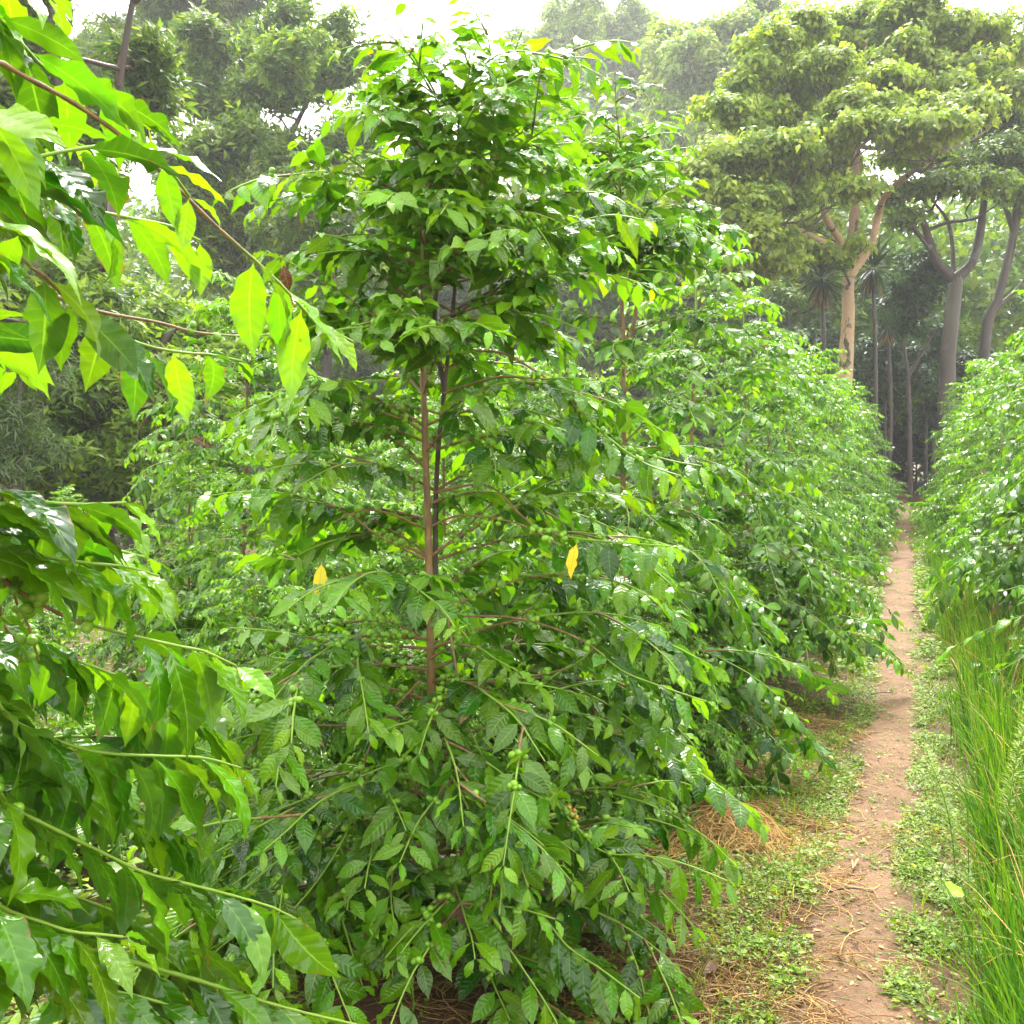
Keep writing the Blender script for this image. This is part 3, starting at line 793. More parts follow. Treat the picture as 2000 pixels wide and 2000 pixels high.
mb = MB(); W1 = simple_leaf(.75, -.12, .08); W2 = simple_leaf(.26, -.2, .05)
def weed_patch(n, ylo, yhi, fn, size, hgt):
    y = ylo * (yhi / ylo) ** R.random(n * 3)
    side, off = fn(len(y), y)
    x = path_x(y) + off
    ok = on_screen(x, y); x, y = x[ok][:n], y[ok][:n]
    cl = np.sin(x * 7.1 + 2 * np.sin(y * 3.9)) * np.sin(y * 5.7 + 1.3 * np.sin(x * 5.2)) + .5 * np.sin(x * 19 + y * 3) * np.sin(y * 17) + R.normal(size=len(x)) * .3 + .45 * np.sin(x * 1.9 + y * 2.3) * np.sin(y * 1.1 + 2)
    x, y = x[cl > -.28], y[cl > -.28]
    z = ground_z(x, y); k = len(x); sf = R.uniform(.5, 1., k) ** 1.0 * np.where(R.random(k) < .12, 2.3, 1.)
    for q in range(8):
        a = R.random(k) * 6.28; h = R.random(k) ** 1.5 * hgt
        p = np.stack([x + np.cos(a) * h * .4 + R.normal(size=k) * .012, y + np.sin(a) * h * .4 + R.normal(size=k) * .012, z + h + .004], 1)
        d = np.stack([np.cos(a), np.sin(a), R.uniform(-.2, .5, k)], 1); n_ = UP + R.normal(size=(k, 3)) * .35
        place_leaves(mb, W1 if q % 2 else W2, p, d, n_, size * sf * R.uniform(.6, 1.2, k), np.clip(R.normal(size=k) * .25 + .5, 0, 1), R.random(k))


weed_patch(11000, 2.2, 9, lambda n, y: (0, -(.14 + np.abs(R.normal(size=n)) * .30)), .017, .045)
weed_patch(9000, 2.2, 9, lambda n, y: (0, (.12 + np.abs(R.normal(size=n)) * .28)), .017, .045)
weed_patch(2200, 2.2, 14, lambda n, y: (0, R.uniform(-.2, .2, n)), .013, .025)
weed_patch(5000, 7, 24, lambda n, y: (0, R.choice([-1, 1], n) * (.20 + np.abs(R.normal(size=n)) * .30)), .045, .07)
weed_patch(9000, 3.0, 15, lambda n, y: (0, -(.9 + R.random(n) * 5.5)), .036, .28)
weed_patch(800, 2.0, 3.2, lambda n, y: (0, -(1.4 + R.random(n) * 1.2)), .03, .08)
# a few thin grass blades among the weeds
def blades(mb, x, y, h, az, lean, width, age, seg=5):
    k = len(x); z = ground_z(x, y); t = np.linspace(0, 1, seg + 1)
    e = lean[:, None] * t[None] ** 1.4
    st = h[:, None] / seg
    dx = np.sin(e) * st; dz = np.cos(e) * st
    r = np.concatenate([np.zeros((k, 1)), np.cumsum(dx[:, 1:], 1)], 1); zz = np.concatenate([np.zeros((k, 1)), np.cumsum(dz[:, 1:], 1)], 1)
    c = np.stack([x[:, None] + r * np.cos(az)[:, None], y[:, None] + r * np.sin(az)[:, None], z[:, None] + zz], -1)
    fa = az + R.normal(size=k) * .8 + 1.57
    w = width[:, None] * np.interp(t, [0, .2, .7, 1], [.8, 1, .75, .06])[None]
    sd = np.stack([np.cos(fa), np.sin(fa), np.zeros(k)], -1)[:, None, :] * w[..., None]
    V = np.stack([c - sd, c + sd], 2).reshape(k, -1, 3); nv = V.shape[1]
    q = np.arange(seg) * 2; F = np.stack([q, q + 1, q + 3, q + 2], -1)
    a = np.zeros((k, nv, 4)); a[..., 1] = np.repeat(t, 2)[None]; a[..., 0] = np.tile([0, 1], seg + 1)[None]; a[..., 2] = age[:, None]; a[..., 3] = R.random(k)[:, None]
    mb.add(V.reshape(-1, 3), (F[None] + (np.arange(k) * nv)[:, None, None]).reshape(-1, 4), a.reshape(-1, 4))


y = 2.3 * (16 / 2.3) ** R.random(2600); off = R.choice([-1, 1], 2600) * (.2 + np.abs(R.normal(size=2600)) * .3); x = path_x(y) + off
blades(mb, x, y, R.uniform(.04, .14, 2600), R.random(2600) * 6.28, R.uniform(.2, 1.6, 2600), R.uniform(.0012, .003, 2600), R.random(2600))
tag(mb.build('ground_weeds', M_WEED, smooth=False), 'low bright green weeds and seedlings creeping over the edges of the red path', 'weeds', kind='stuff')

mb = MB()
nb = 11000
y = 1.9 * (20 / 1.9) ** R.random(nb); cl = R.integers(0, 400, nb)
cy = 1.9 * (20 / 1.9) ** R.random(400); co = .43 + R.random(400) * .42 + .05 * np.sin(cy * 2.1)
x = path_x(cy[cl]) + co[cl] + R.normal(size=nb) * .035; y = cy[cl] + R.normal(size=nb) * .035
hh = R.uniform(.18, .60, nb) * np.interp(y, [2, 5, 12], [1, .95, .8])
az = math.pi + R.normal(size=nb) * .75 + .25
blades(mb, x, y, hh, az, np.abs(R.normal(size=nb)) * .55 + .12, R.uniform(.0014, .0055, nb) * np.where(R.random(nb) < .3, .6, 1), np.clip(R.normal(size=nb) * .4 + .35, 0, 1), 7)
nb = 160   # stray long blades falling over the path
cl = R.integers(0, 400, nb); x = path_x(cy[cl]) + .48 + R.normal(size=nb) * .04; y = cy[cl]
blades(mb, x, y, R.uniform(.45, .8, nb), math.pi + R.normal(size=nb) * .5, R.uniform(1.2, 2.2, nb), R.uniform(.0012, .0022, nb), R.random(nb), 8)
tag(mb.build('tall_grass', M_GRASS, smooth=False), 'tall bright green rush like grass leaning over the right edge of the path', 'grass', kind='stuff')


def strands(mb, cx_, cy_, n, rad, zr, lo=.08, hi=.28, bright=.4, h0=0.):
    for q in range(n):
        a = R.random() * 6.28; r = rad * math.sqrt(R.random())
        p = np.array([cx_ + r * math.cos(a), cy_ + r * math.sin(a) * .8, 0])
        hz = zr * max(0, 1 - (r / rad) ** 2) * R.uniform(.5, 1.05) + .008 + h0
        p[2] = ground_z(p[0], p[1]) + hz
        L = R.uniform(lo, hi); d = R.random() * 6.28; bend = R.normal() * 1.4
        pts = []
        for t in np.linspace(-.5, .5, 6):
            aa = d + bend * t
            qx, qy = p[0] + L * t * math.cos(aa), p[1] + L * t * math.sin(aa)
            rr = math.hypot(qx - cx_, (qy - cy_) / .8) / rad
            pts.append([qx, qy, ground_z(qx, qy) + .006 + zr * max(0, 1 - rr ** 2) * R.uniform(.8, 1.05) * (hz / (zr + .01)) + .012 * math.cos(t * 3)])
        tube(mb, smooth_curve(pts, 8), R.uniform(.0009, .0018), 3, np.clip(R.normal() * .28 + bright, 0, 1))


def gp(px, py):
    y = CAM_H / math.tan(math.atan((py - 1000) / 2000) + PITCH)
    return at(px, py, y)[:2], y


mb = MB(); (c, _) = gp(1420, 1650); strands(mb, c[0], c[1], 900, .32, .15, .1, .38, .9)
h = mb.build('straw_heap', M_STRAW); tag(h, 'mound of golden dry straw beside the path under the tall bush', 'straw heap')
mb = MB()
for (px, py, n, rad, br) in [(1530, 1520, 420, .30, .7), (1490, 1610, 420, .30, .6), (1400, 1790, 300, .25, .22), (1360, 1900, 260, .25, .3), (1570, 1430, 260, .3, .55), (1620, 1330, 120, .3, .35),
                             (1250, 1930, 180, .3, .2), (1000, 1960, 160, .3, .15), (1470, 1980, 200, .2, .45), (1560, 1700, 60, .2, .6), (1590, 1560, 60, .2, .6), (1640, 1930, 60, .3, .5), (1800, 1650, 50, .2, .5), (1460, 1560, 220, .22, .5), (1580, 1750, 80, .2, .6), (1540, 1850, 90, .22, .5), (820, 1960, 100, .3, .1), (120, 1960, 50, .3, .3)]:
    c, yy = gp(px, py); strands(mb, c[0], c[1], n, rad * 1.2, .035, .07, .28, br)
nf = 2600; yf = 2.2 * 5 ** R.random(nf); xf = path_x(yf) + R.normal(size=nf) * .5 - .12
place_leaves(mb, [leaf_shape(4, 2, .5, -.4, -.3, .9, .1, 0, 3)], np.stack([xf, yf, ground_z(xf, yf) + .014], 1), np.stack([R.normal(size=nf), R.normal(size=nf), R.normal(size=nf) * .15], 1), UP + R.normal(size=(nf, 3)) * .3, R.uniform(.008, .032, nf), R.random(nf) * .5, R.random(nf))
yb = 2. * 5 ** R.random(800); blades(mb, path_x(yb) + .42 + R.random(800) * .4, yb, R.uniform(.25, .65, 800), R.random(800) * 6.28, R.uniform(.3, 2., 800), R.uniform(.001, .0028, 800), R.uniform(.5, 1, 800), 6)
tag(mb.build('straw_litter', M_STRAW), 'brown straw and stalks scattered under the bushes and across the path', 'straw', kind='stuff')

# fallen leaves and sticks one can count
for (px, py, sz, rz) in [(1310, 1985, .12, .5), (1370, 1935, .13, 1.0), (1455, 1680, .07, 2.2), (1605, 1575, .09, .3), (1600, 1425, .05, 1.1), (1735, 1318, .045, .2), (1760, 1540, .045, 2.), (1640, 1890, .06, 1.2), (1575, 1830, .07, .1), (1740, 1690, .05, 2.7), (1350, 1840, .08, 1.4)]:
    c, yy = gp(px, py); m_ = MB()
    sh = leaf_shape(16, 6, .42, -.5, -.5, 1.5, .2, .01, int(px))
    place_leaves(m_, [sh], [(0, 0, .02)], [(math.cos(rz), math.sin(rz), .1)], [(0, 0, 1)], [sz], [R.random()], [R.random()])
    o = m_.build('fallen_leaf', M_BROWN); o.location = (c[0], c[1], float(ground_z(c[0], c[1])) + .012)
    big = sz > .1
    tag(o, 'large curled dark brown leaf lying on straw at the foot of the tall bush' if big else 'small curled brown leaf fallen on or beside the red path', 'fallen leaf', 'fallen brown leaves')
for (px, py, L, rz, lab) in [(1560, 1660, .16, 1.35, 'short reddish stick lying upright in the weeds left of the path'), (1660, 1752, .16, .05, 'thin dark stick lying across the red path'),
                             (1720, 1362, .25, .4, 'long thin twig lying across the far bare stretch of path'), (1590, 1950, .2, .8, 'pale bent stalk lying at the near end of the path')]:
    c, yy = gp(px, py); m_ = MB()
    pts = [np.array([-L / 2, 0, 0]), np.array([0, .012, .008]), np.array([L / 2, -.01, 0])]
    tube(m_, smooth_curve(pts, 9), np.linspace(.0045, .0025, 9), 6, 0, .15)
    o = m_.build('stick', M_STEM if 'reddish' in lab or 'pale' in lab else M_STEM_DARK); o.location = (c[0], c[1], float(ground_z(c[0], c[1])) + .02); o.rotation_euler = (0, 0, rz); tag(o, lab, 'stick')
for (px, py, rz, L, lab) in [(1665, 1700, 1.3, .075, 'pale cut straw stalk standing out on the bare path, left of the pair'), (1672, 1697, 1.05, .075, 'pale cut straw stalk standing out on the bare path, right of the pair')]:
    c, yy = gp(px, py); m_ = MB(); tube(m_, [(-L / 2, 0, 0), (0, 0, .004), (L / 2, 0, .002)], .0035, 5, .95)
    o = m_.build('straw_stalk', M_STRAW); o.location = (c[0], c[1], float(ground_z(c[0], c[1])) + .022); o.rotation_euler = (0, 0, rz); tag(o, lab, 'straw')


# feathery plants in the grass at the right, and a broad pale leaf
def feathery(px, Y, z0, h, lean, label, rx=.05):
    base = at(px, 1000, Y); base[2] = ground_z(base[0], base[1])
    root = empty('feathery_plant', base); st, lf = MB(), MB()
    pts = smooth_curve([(0, 0, 0), (lean * .3, 0, h * .55), (lean, -.03, h)], 30)
    tube(st, pts, np.linspace(.003, .0012, 30), 5, 1.)
    pos, d, n_, s_ = [], [], [], []
    for q in np.linspace(.25, 1, 75):
        p = np.array([np.interp(q, np.linspace(0, 1, 30), pts[:, c]) for c in range(3)])
        for w in range(6):
            a = R.random() * 6.28; pos.append(p); d.append((math.cos(a), math.sin(a), .35)); n_.append((0, 0, 1)); s_.append(rx * R.uniform(.6, 1.1) * (1.05 - q * .5))
    place_leaves(lf, simple_leaf(.22, .05), pos, d, n_, s_, R.uniform(.5, 1, len(pos)), R.random(len(pos)))
    st.build('stem', M_STEM, root); lf.build('foliage', M_WEED, root, False)
    tag(root, label, 'plant')


feathery(1975, 3.3, 0, .72, .06, 'upright pale green feathery plume rising from the tall grass at the right edge', .06)
feathery(1890, 3.5, 0, .55, -.14, 'slender leaning feathery sprig between the path and the tall grass', .04)
c, yy = gp(1895, 1840); root = empty('broad_leaf_weed', (c[0], c[1], float(ground_z(c[0], c[1])))); m1, m2 = MB(), MB()
for (a, hh, sz) in [(.3, .16, .075), (1.9, .13, .06), (3.4, .19, .07), (4.6, .14, .055)]:
    e = np.array([math.cos(a) * .05, math.sin(a) * .05 - .02, hh]); tube(m1, smooth_curve([(0, 0, 0), e * [.4, .4, .7], e], 8), .0018, 5, 1.)
    place_leaves(m2, [leaf_shape(10, 6, .95, .15, 0, .4, .08, 0, int(a * 10))], [e], [(math.cos(a), math.sin(a) - .4, .1)], [(0, -.5, 1)], [sz], [.9], [R.random()])
m1.build('stem', M_STEM, root); m2.build('foliage', M_WEED, root); tag(root, 'weed with round pale green leaves half hidden in the tall grass', 'plant')


# ------------------------------------------------------------------ trees
def tree(name, label, cat, group, trunks, pads, leafv, lmat, bmat, per, lsize, k=7, hang=.2, up=.7, seed=0, spread=.22, limb_r=.4, young=.35, shell=.5, twigs=5, tmat=None, start=(.45, .95)):
    """trunks: [(pts, r0, r1)], pads: [(centre, rx, ry, rz)] foliage masses carried on limbs"""
    base = trunks[0][0][0].copy()
    root = empty(name, base)
    curves = []
    for (p, r0, r1) in trunks:
        c = smooth_curve(p, 24); m_ = MB(); rr = np.linspace(r0, r1, 24); rr[:3] *= [1.35, 1.15, 1.05]
        tube(m_, c - base, rr, 12, np.linspace(0, 1, 24) ** 2, .05); m_.build('trunk', tmat or bmat, root); curves.append((c, rr))
    crown = MB(); shp = simple_leaf(leafv, -hang, .05)
    for (pc, rx, ry, rz) in pads:
        pc = np.asarray(pc, float)
        best = None
        for c, rr in curves:
            i0, i1 = int(start[0] * 23), int(start[1] * 23)
            for i in range(i0, i1 + 1):
                dd = np.linalg.norm(c[i] - pc) + max(0, c[i][2] - pc[2] + .4) * 1.5 + R.random() * .5
                if best is None or dd < best[0]: best = (dd, c[i], rr[i])
        _, s0, r0 = best
        lim = MB(); dlt = pc - s0; dist = np.linalg.norm(dlt)
        mid = s0 + dlt * .5 + np.array([R.normal() * .08, R.normal() * .08, -.12 + R.normal() * .06]) * dist
        q25 = s0 + (mid - s0) * .5 + R.normal(size=3) * .06 * dist
        cv = smooth_curve([s0, q25, mid, pc - np.array([0, 0, rz * .4])], 14)
        lr = min(r0 * .7, limb_r * .05 + .014 * dist)
        tube(lim, cv - base, np.linspace(lr, lr * .3, 14), 7, .3, .06)
        for w in range(twigs):
            th = R.random() * 6.28; rr_ = R.uniform(.5, .95)
            e = pc + np.array([rx * rr_ * math.cos(th), ry * rr_ * math.sin(th), rz * R.uniform(-.3, .6)])
            s_ = cv[R.integers(7, 13)]; m2 = (s_ + e) / 2 + R.normal(size=3) * .1 * np.linalg.norm(e - s_)
            tube(lim, smooth_curve([s_, m2, e], 7) - base, np.linspace(lr * .32, .008, 7), 4, .3)
        lim.build('limb', bmat, root)
        n = max(6, int(per * (rx * ry * rz) ** (2 / 3)))
        u = nrm(R.normal(size=(n, 3))); rad = R.random(n) ** (1 / 3) * (1 - shell) + shell
        u[:, 2] = np.where(R.random(n) < up, np.abs(u[:, 2]), u[:, 2])
        ns = 7; cc = nrm(R.normal(size=(ns, 3))) * R.uniform(.35, .95, (ns, 1)); cs = R.uniform(.28, .55, ns); wh = R.integers(0, ns, n)
        pos = pc + (cc[wh] + u * (rad * cs[wh])[:, None]) * np.array([rx, ry, rz]) + R.normal(size=(n, 3)) * lsize * .45
        ax = nrm(u * np.array([.7, .7, .4]) + UP * .55 + R.normal(size=(n, 3)) * .3)
        ag = np.clip(R.normal(size=n) * .25 + young, 0, 1)
        for w in range(k):
            a = w * 2.4 + R.random(n) * .8
            e1 = nrm(np.cross(ax, [.3, .8, .1])); e2 = np.cross(ax, e1)
            d = e1 * np.cos(a)[:, None] + e2 * np.sin(a)[:, None] + ax * R.uniform(.05, .6, n)[:, None] - UP * hang
            pp = pos + d * spread * lsize * R.random((n, 1)) + R.normal(size=(n, 3)) * lsize * .3
            place_leaves(crown, shp, pp, d, ax + R.normal(size=(n, 3)) * .2, lsize * R.uniform(.7, 1.2, n), np.clip(ag + R.normal(size=n) * .1, 0, 1), R.random(n))
    crown.v = [v - base.astype(np.float32) for v in crown.v]
    crown.build('crown', lmat, root, False)
    tag(root, label, cat, group)
    return root


def pad(px, py, Y, wx, hz, dy=None):
    """foliage mass centred on a photo direction, wx, hz in photo px half sizes"""
    s = Y / 2000
    return (at(px, py, Y), wx * s, (dy if dy else wx * s * .8), hz * s)


def gpt(px, Y):
    p = at(px, 900, Y); p[2] = -.05; return p


def pads_in(x0, x1, y0, y1, Y, n, wx, hz, dep=2., keepf=None):
    out = []
    while len(out) < n:
        x, y_ = R.uniform(x0, x1), R.uniform(y0, y1)
        if keepf and not keepf(x, y_): continue
        out.append(pad(x, y_, Y + R.normal() * dep, wx * R.uniform(.7, 1.25), hz * R.uniform(.7, 1.25)))
    return out


TG = 'trees of the shade forest round the plantation'
# left: dark evergreen trees with whorled leaves
tree('evergreen_tree', 'dark evergreen tree at the upper left behind the near boughs, crown running out of view', 'tree', TG,
     [([gpt(205, 18), at(205, 560, 18), at(190, 420, 18), at(150, 300, 18), at(110, 120, 18), at(80, -120, 18)], .17, .07),
      ([at(190, 430, 18), at(225, 300, 18), at(235, 150, 18), at(270, -60, 18)], .11, .04)],
     pads_in(-160, 330, -190, 330, 18, 26, 95, 60, 1.6), .34, M_TREE_A, M_BARK_RED, 560, .26, 9, .10, .75, young=.30, limb_r=.6)
tree('evergreen_tree', 'tall evergreen tree with a forked dark trunk seen against a gap of white sky', 'tree', TG,
     [([gpt(480, 31), at(487, 560, 31), at(490, 400, 31), at(500, 230, 31), at(515, 120, 31), at(520, 20, 31)], .22, .08),
      ([at(489, 420, 31), at(455, 320, 31), at(430, 230, 31), at(420, 150, 31)], .13, .05),
      ([at(492, 400, 31), at(550, 300, 31), at(600, 200, 31), at(640, 130, 31)], .12, .04)],
     pads_in(330, 720, 70, 420, 31, 26, 62, 42, 1.8, lambda x, y: abs(x - 490) + .4 * abs(y - 250) > 40 and (x < 690 or y > 160)) +
     [pad(660, 75, 31, 40, 45), pad(690, 130, 31, 45, 40), pad(640, 160, 31, 55, 40), pad(560, 60, 31, 60, 50)] + pads_in(400, 720, 400, 560, 31.5, 9, 70, 45, 1.5),
     .34, M_TREE_A, M_BARK_RED, 380, .29, 9, .10, .75, young=.30, limb_r=.6)
tree('evergreen_tree', 'pale misty evergreen tree at the top, between the dark left tree and the white sky', 'tree', TG,
     [([gpt(400, 46), at(395, 500, 46), at(385, 300, 46), at(410, 100, 46), at(430, -60, 46)], .26, .09)],
     pads_in(220, 590, -150, 190, 46, 30, 75, 48, 2., lambda x, y: x + .6 * (y + 60) * (y < 0) < 600), .36, M_TREE_A, M_BARK, 200, .34, 9, .10, .7, young=.45, limb_r=.6)
tree('evergreen_tree', 'leafy evergreen with reddish trunk, filling the space below the upper left crown', 'tree', TG,
     [([gpt(195, 15.5), at(205, 640, 15.5), at(205, 560, 15.5), at(215, 480, 15.5), at(220, 380, 15.5)], .16, .06),
      ([at(205, 640, 15.5), at(120, 560, 15.3), at(50, 500, 15.2)], .09, .04)],
     pads_in(-150, 420, 540, 820, 15.5, 36, 80, 45, 1.1) + pads_in(-100, 90, 430, 560, 15.8, 5, 70, 45, 1.), .34, M_TREE_A, M_BARK_RED, 560, .19, 9, .08, .8, young=.42, limb_r=.35, start=(.3, 1.))
tree('evergreen_tree', 'low dark evergreen at the left forest edge, its leaves coming down to the coffee', 'tree', TG,
     [([gpt(270, 14.5), at(264, 880, 14.5), at(258, 780, 14.5), at(300, 700, 14.5), at(340, 640, 14.5)], .16, .05)],
     pads_in(-60, 420, 740, 985, 14.5, 34, 75, 42, .8), .34, M_TREE_A, M_BARK, 600, .19, 9, .08, .75, young=.6, limb_r=.3, start=(.5, 1.))
tree('willowy_tree', 'small grey green tree with drooping narrow leaves at the left edge', 'tree', TG,
     [([gpt(30, 12.5), at(35, 860, 12.5), at(40, 760, 12.5), at(50, 690, 12.5)], .07, .03)],
     [pad(60, 680, 12.5, 60, 30), pad(10, 720, 12.4, 70, 35), pad(100, 730, 12.6, 45, 30), pad(-30, 760, 12.5, 60, 40), pad(40, 800, 12.4, 70, 30), pad(0, 850, 12.3, 70, 32), pad(80, 870, 12.4, 60, 30), pad(20, 910, 12.3, 70, 32), pad(-40, 900, 12.4, 60, 30)],
     .14, M_TREE_C, M_BARK_GREY, 520, .15, 10, .45, .6, young=.4, limb_r=.3, start=(.3, 1.))
tree('evergreen_tree', 'shaded evergreen in the gap between the tall bush and the forked tree', 'tree', TG,
     [([gpt(640, 27), at(640, 640, 27), at(650, 520, 27), at(660, 430, 27)], .16, .06)],
     pads_in(520, 800, 330, 700, 27, 18, 70, 48, 1.6), .36, M_TREE_A, M_BARK, 300, .22, 8, .1, .7, young=.3, limb_r=.5, start=(.3, 1.))
# middle: mist trees
tree('misty_tree', 'pale tree nearly lost in the mist, right of the tall bush top', 'tree', TG,
     [([gpt(1290, 96), at(1290, 560, 96), at(1285, 380, 96), at(1270, 240, 96), at(1250, 120, 96)], .42, .12), ([at(1288, 420, 96), at(1340, 300, 96), at(1390, 180, 96)], .22, .08)],
     pads_in(1010, 1440, 55, 380, 96, 64, 66, 46, 4., lambda x, y: y > 55 + 1.6 * max(0, 1090 - x)) + [pad(1125, 60, 96, 34, 40), pad(1235, 70, 96, 55, 40)], .5, M_TREE_A, M_BARK, 90, .5, 7, .25, .7, young=.5, limb_r=1.5)
tree('misty_tree', 'hazy tree with a high crown joining the broad layered tree at its left', 'tree', TG,
     [([gpt(1400, 66), at(1400, 560, 66), at(1410, 360, 66), at(1400, 160, 66), at(1400, 60, 66)], .40, .12)],
     pads_in(1290, 1540, 20, 330, 66, 44, 60, 42, 3.5, lambda x, y: y > 20 + 1.2 * max(0, 1370 - x)), .5, M_TREE_B, M_BARK, 95, .46, 7, .25, .7, young=.4, limb_r=1.5)
tree('misty_tree', 'dim tree with tangled limbs behind the two tall bushes', 'tree', TG,
     [([gpt(1010, 42), at(1010, 700, 42), at(1000, 560, 42), at(1020, 420, 42)], .3, .1), ([at(1005, 620, 42), at(1100, 500, 42), at(1190, 400, 42)], .2, .07)],
     pads_in(780, 1330, 380, 720, 42, 30, 75, 45, 2.5), .45, M_TREE_A, M_BARK, 150, .3, 7, .2, .7, young=.25, limb_r=1., start=(.25, 1.))
# right: the broad layered tree with a pale mottled trunk
RB = 28
tree('shade_tree', 'broad tree with pale mottled trunk and light green layered crown', 'tree', TG,
     [([gpt(1646, RB), at(1648, 790, RB), at(1652, 700, RB), at(1657, 620, RB), at(1658, 530, RB), at(1668, 430, RB), at(1672, 300, RB), at(1690, 180, RB), at(1690, 80, RB)], .26, .06),
      ([at(1660, 535, RB), at(1700, 480, RB), at(1715, 420, RB), at(1730, 380, RB - 1), at(1790, 330, RB - 2), at(1850, 290, RB - 2)], .13, .05),
      ([at(1656, 520, RB), at(1640, 470, RB), at(1610, 420, RB - 1), at(1600, 370, RB - 1), at(1560, 300, RB - 2)], .12, .04),
      ([at(1656, 510, RB), at(1620, 480, RB - 1), at(1560, 450, RB - 2), at(1500, 430, RB - 3), at(1430, 400, RB - 3)], .10, .03)],
     [pad(x, y, RB + d, w, h) for (x, y, d, w, h) in [
         (1700, 30, 1, 70, 24), (1760, 25, 0, 80, 24), (1640, 50, 1, 70, 24), (1560, 60, -1, 70, 26), (1500, 80, -2, 60, 26), (1840, 60, 0, 90, 26), (1920, 80, 1, 80, 28), (1990, 110, 1, 80, 30),
         (1530, 90, 0, 80, 26), (1650, 110, 1, 80, 24), (1740, 110, -1, 90, 26), (1860, 130, -1, 90, 26), (1620, 130, -2, 90, 24), (1470, 150, -2, 70, 28), (1550, 170, -1, 80, 24),
         (1700, 170, -2, 90, 22), (1800, 170, -2, 90, 24), (1940, 180, -1, 90, 26), (1660, 215, -3, 90, 22), (1750, 225, -3, 90, 22), (1860, 215, -3, 80, 24), (1440, 220, -3, 70, 26), (1530, 235, -2, 80, 24),
         (1620, 260, -3, 80, 22), (1700, 250, -4, 80, 20), (1790, 265, -4, 85, 20), (1860, 250, -4, 60, 22), (1480, 290, -4, 85, 22), (1570, 290, -4, 80, 20), (1400, 310, -4, 75, 24), (1350, 340, -4, 60, 24),
         (1450, 340, -3, 90, 24), (1540, 330, -3, 80, 20), (1380, 390, -4, 80, 24), (1470, 400, -4, 80, 20), (1550, 390, -3, 70, 18), (1420, 440, -4, 90, 22), (1500, 460, -4, 80, 20), (1390, 490, -3, 80, 24), (1470, 520, -3, 90, 22), (1560, 490, -2, 70, 18),
         (1600, 95, 1, 80, 24), (1690, 75, 2, 80, 24), (1640, 170, 2, 90, 28), (1740, 60, 2, 90, 24), (1790, 120, 2, 80, 26), (1580, 210, 2, 90, 28), (1680, 200, 2, 90, 28), (1500, 200, 2, 80, 28), (1760, 300, 2, 70, 24), (1620, 320, 1, 70, 22), (1440, 270, 0, 70, 28), (1360, 430, -3, 60, 26), (1350, 500, -3, 70, 26), (1420, 540, -2, 80, 24), (1500, 370, 0, 70, 26), (1590, 440, 1, 50, 20),
         (1650, 370, -4, 40, 16), (1700, 370, -4, 40, 14), (1680, 475, -1, 30, 12), (1640, 510, -1, 22, 12)]],
     .62, M_TREE_B, M_BARK_GREY, 520, .19, 7, .35, .72, young=.56, limb_r=.8, tmat=M_PALE, twigs=7, shell=.35, start=(.5, 1.))
# right: dark limbed trees
tree('shade_tree', 'dark tree with sinuous forking limbs at the right, its trunk rising behind the coffee row', 'tree', TG,
     [([gpt(1850, 31), at(1850, 780, 31), at(1852, 690, 31), at(1862, 600, 31), at(1868, 540, 31)], .30, .2),
      ([at(1866, 550, 31), at(1830, 510, 31), at(1812, 460, 31), at(1800, 430, 31), at(1765, 405, 31), at(1720, 380, 30)], .14, .06),
      ([at(1868, 545, 31), at(1900, 510, 31), at(1915, 450, 31), at(1922, 390, 31), at(1930, 330, 31), at(1900, 240, 31)], .15, .06),
      ([at(1864, 560, 31), at(1860, 480, 31.5), at(1850, 430, 31.5), at(1820, 390, 31)], .08, .04),
      ([at(1810, 450, 31), at(1850, 435, 31), at(1890, 430, 31), at(1912, 425, 31)], .06, .04)],
     [pad(x, y, 31 + d, w, h) for (x, y, d, w, h) in [(1760, 380, -1, 70, 22), (1840, 360, -2, 80, 22), (1920, 350, -2, 80, 24), (1990, 360, -1, 70, 24), (1870, 310, 0, 90, 26), (1960, 290, 0, 90, 28), (1800, 310, 1, 90, 26),
        (1930, 230, 1, 90, 28), (2010, 230, 0, 80, 30), (1870, 250, 2, 90, 26), (2040, 320, 0, 70, 30), (1770, 420, -2, 45, 16)]],
     .55, M_TREE_A, M_BARK, 330, .2, 7, .4, .7, young=.45, limb_r=.9, twigs=7, start=(.3, 1.))
tree('shade_tree', 'tree with a long leaning dark trunk at the right edge', 'tree', TG,
     [([gpt(1915, 32), at(1925, 660, 32), at(1950, 580, 32), at(1975, 480, 32), at(1985, 420, 32), at(1990, 330, 32)], .2, .1),
      ([at(1980, 455, 32), at(1965, 410, 32), at(1945, 380, 32)], .09, .05), ([at(1940, 610, 32), at(1990, 560, 32), at(2040, 500, 32)], .07, .03)],
     [pad(2010, 300, 32, 90, 30), pad(1960, 370, 32, 80, 26), pad(2050, 400, 32, 80, 30), pad(2040, 470, 32, 60, 30), pad(2000, 180, 33, 90, 40), pad(2060, 250, 33, 80, 40)],
     .5, M_TREE_A, M_BARK, 330, .2, 7, .3, .7, young=.4, limb_r=.8, start=(.4, 1.))
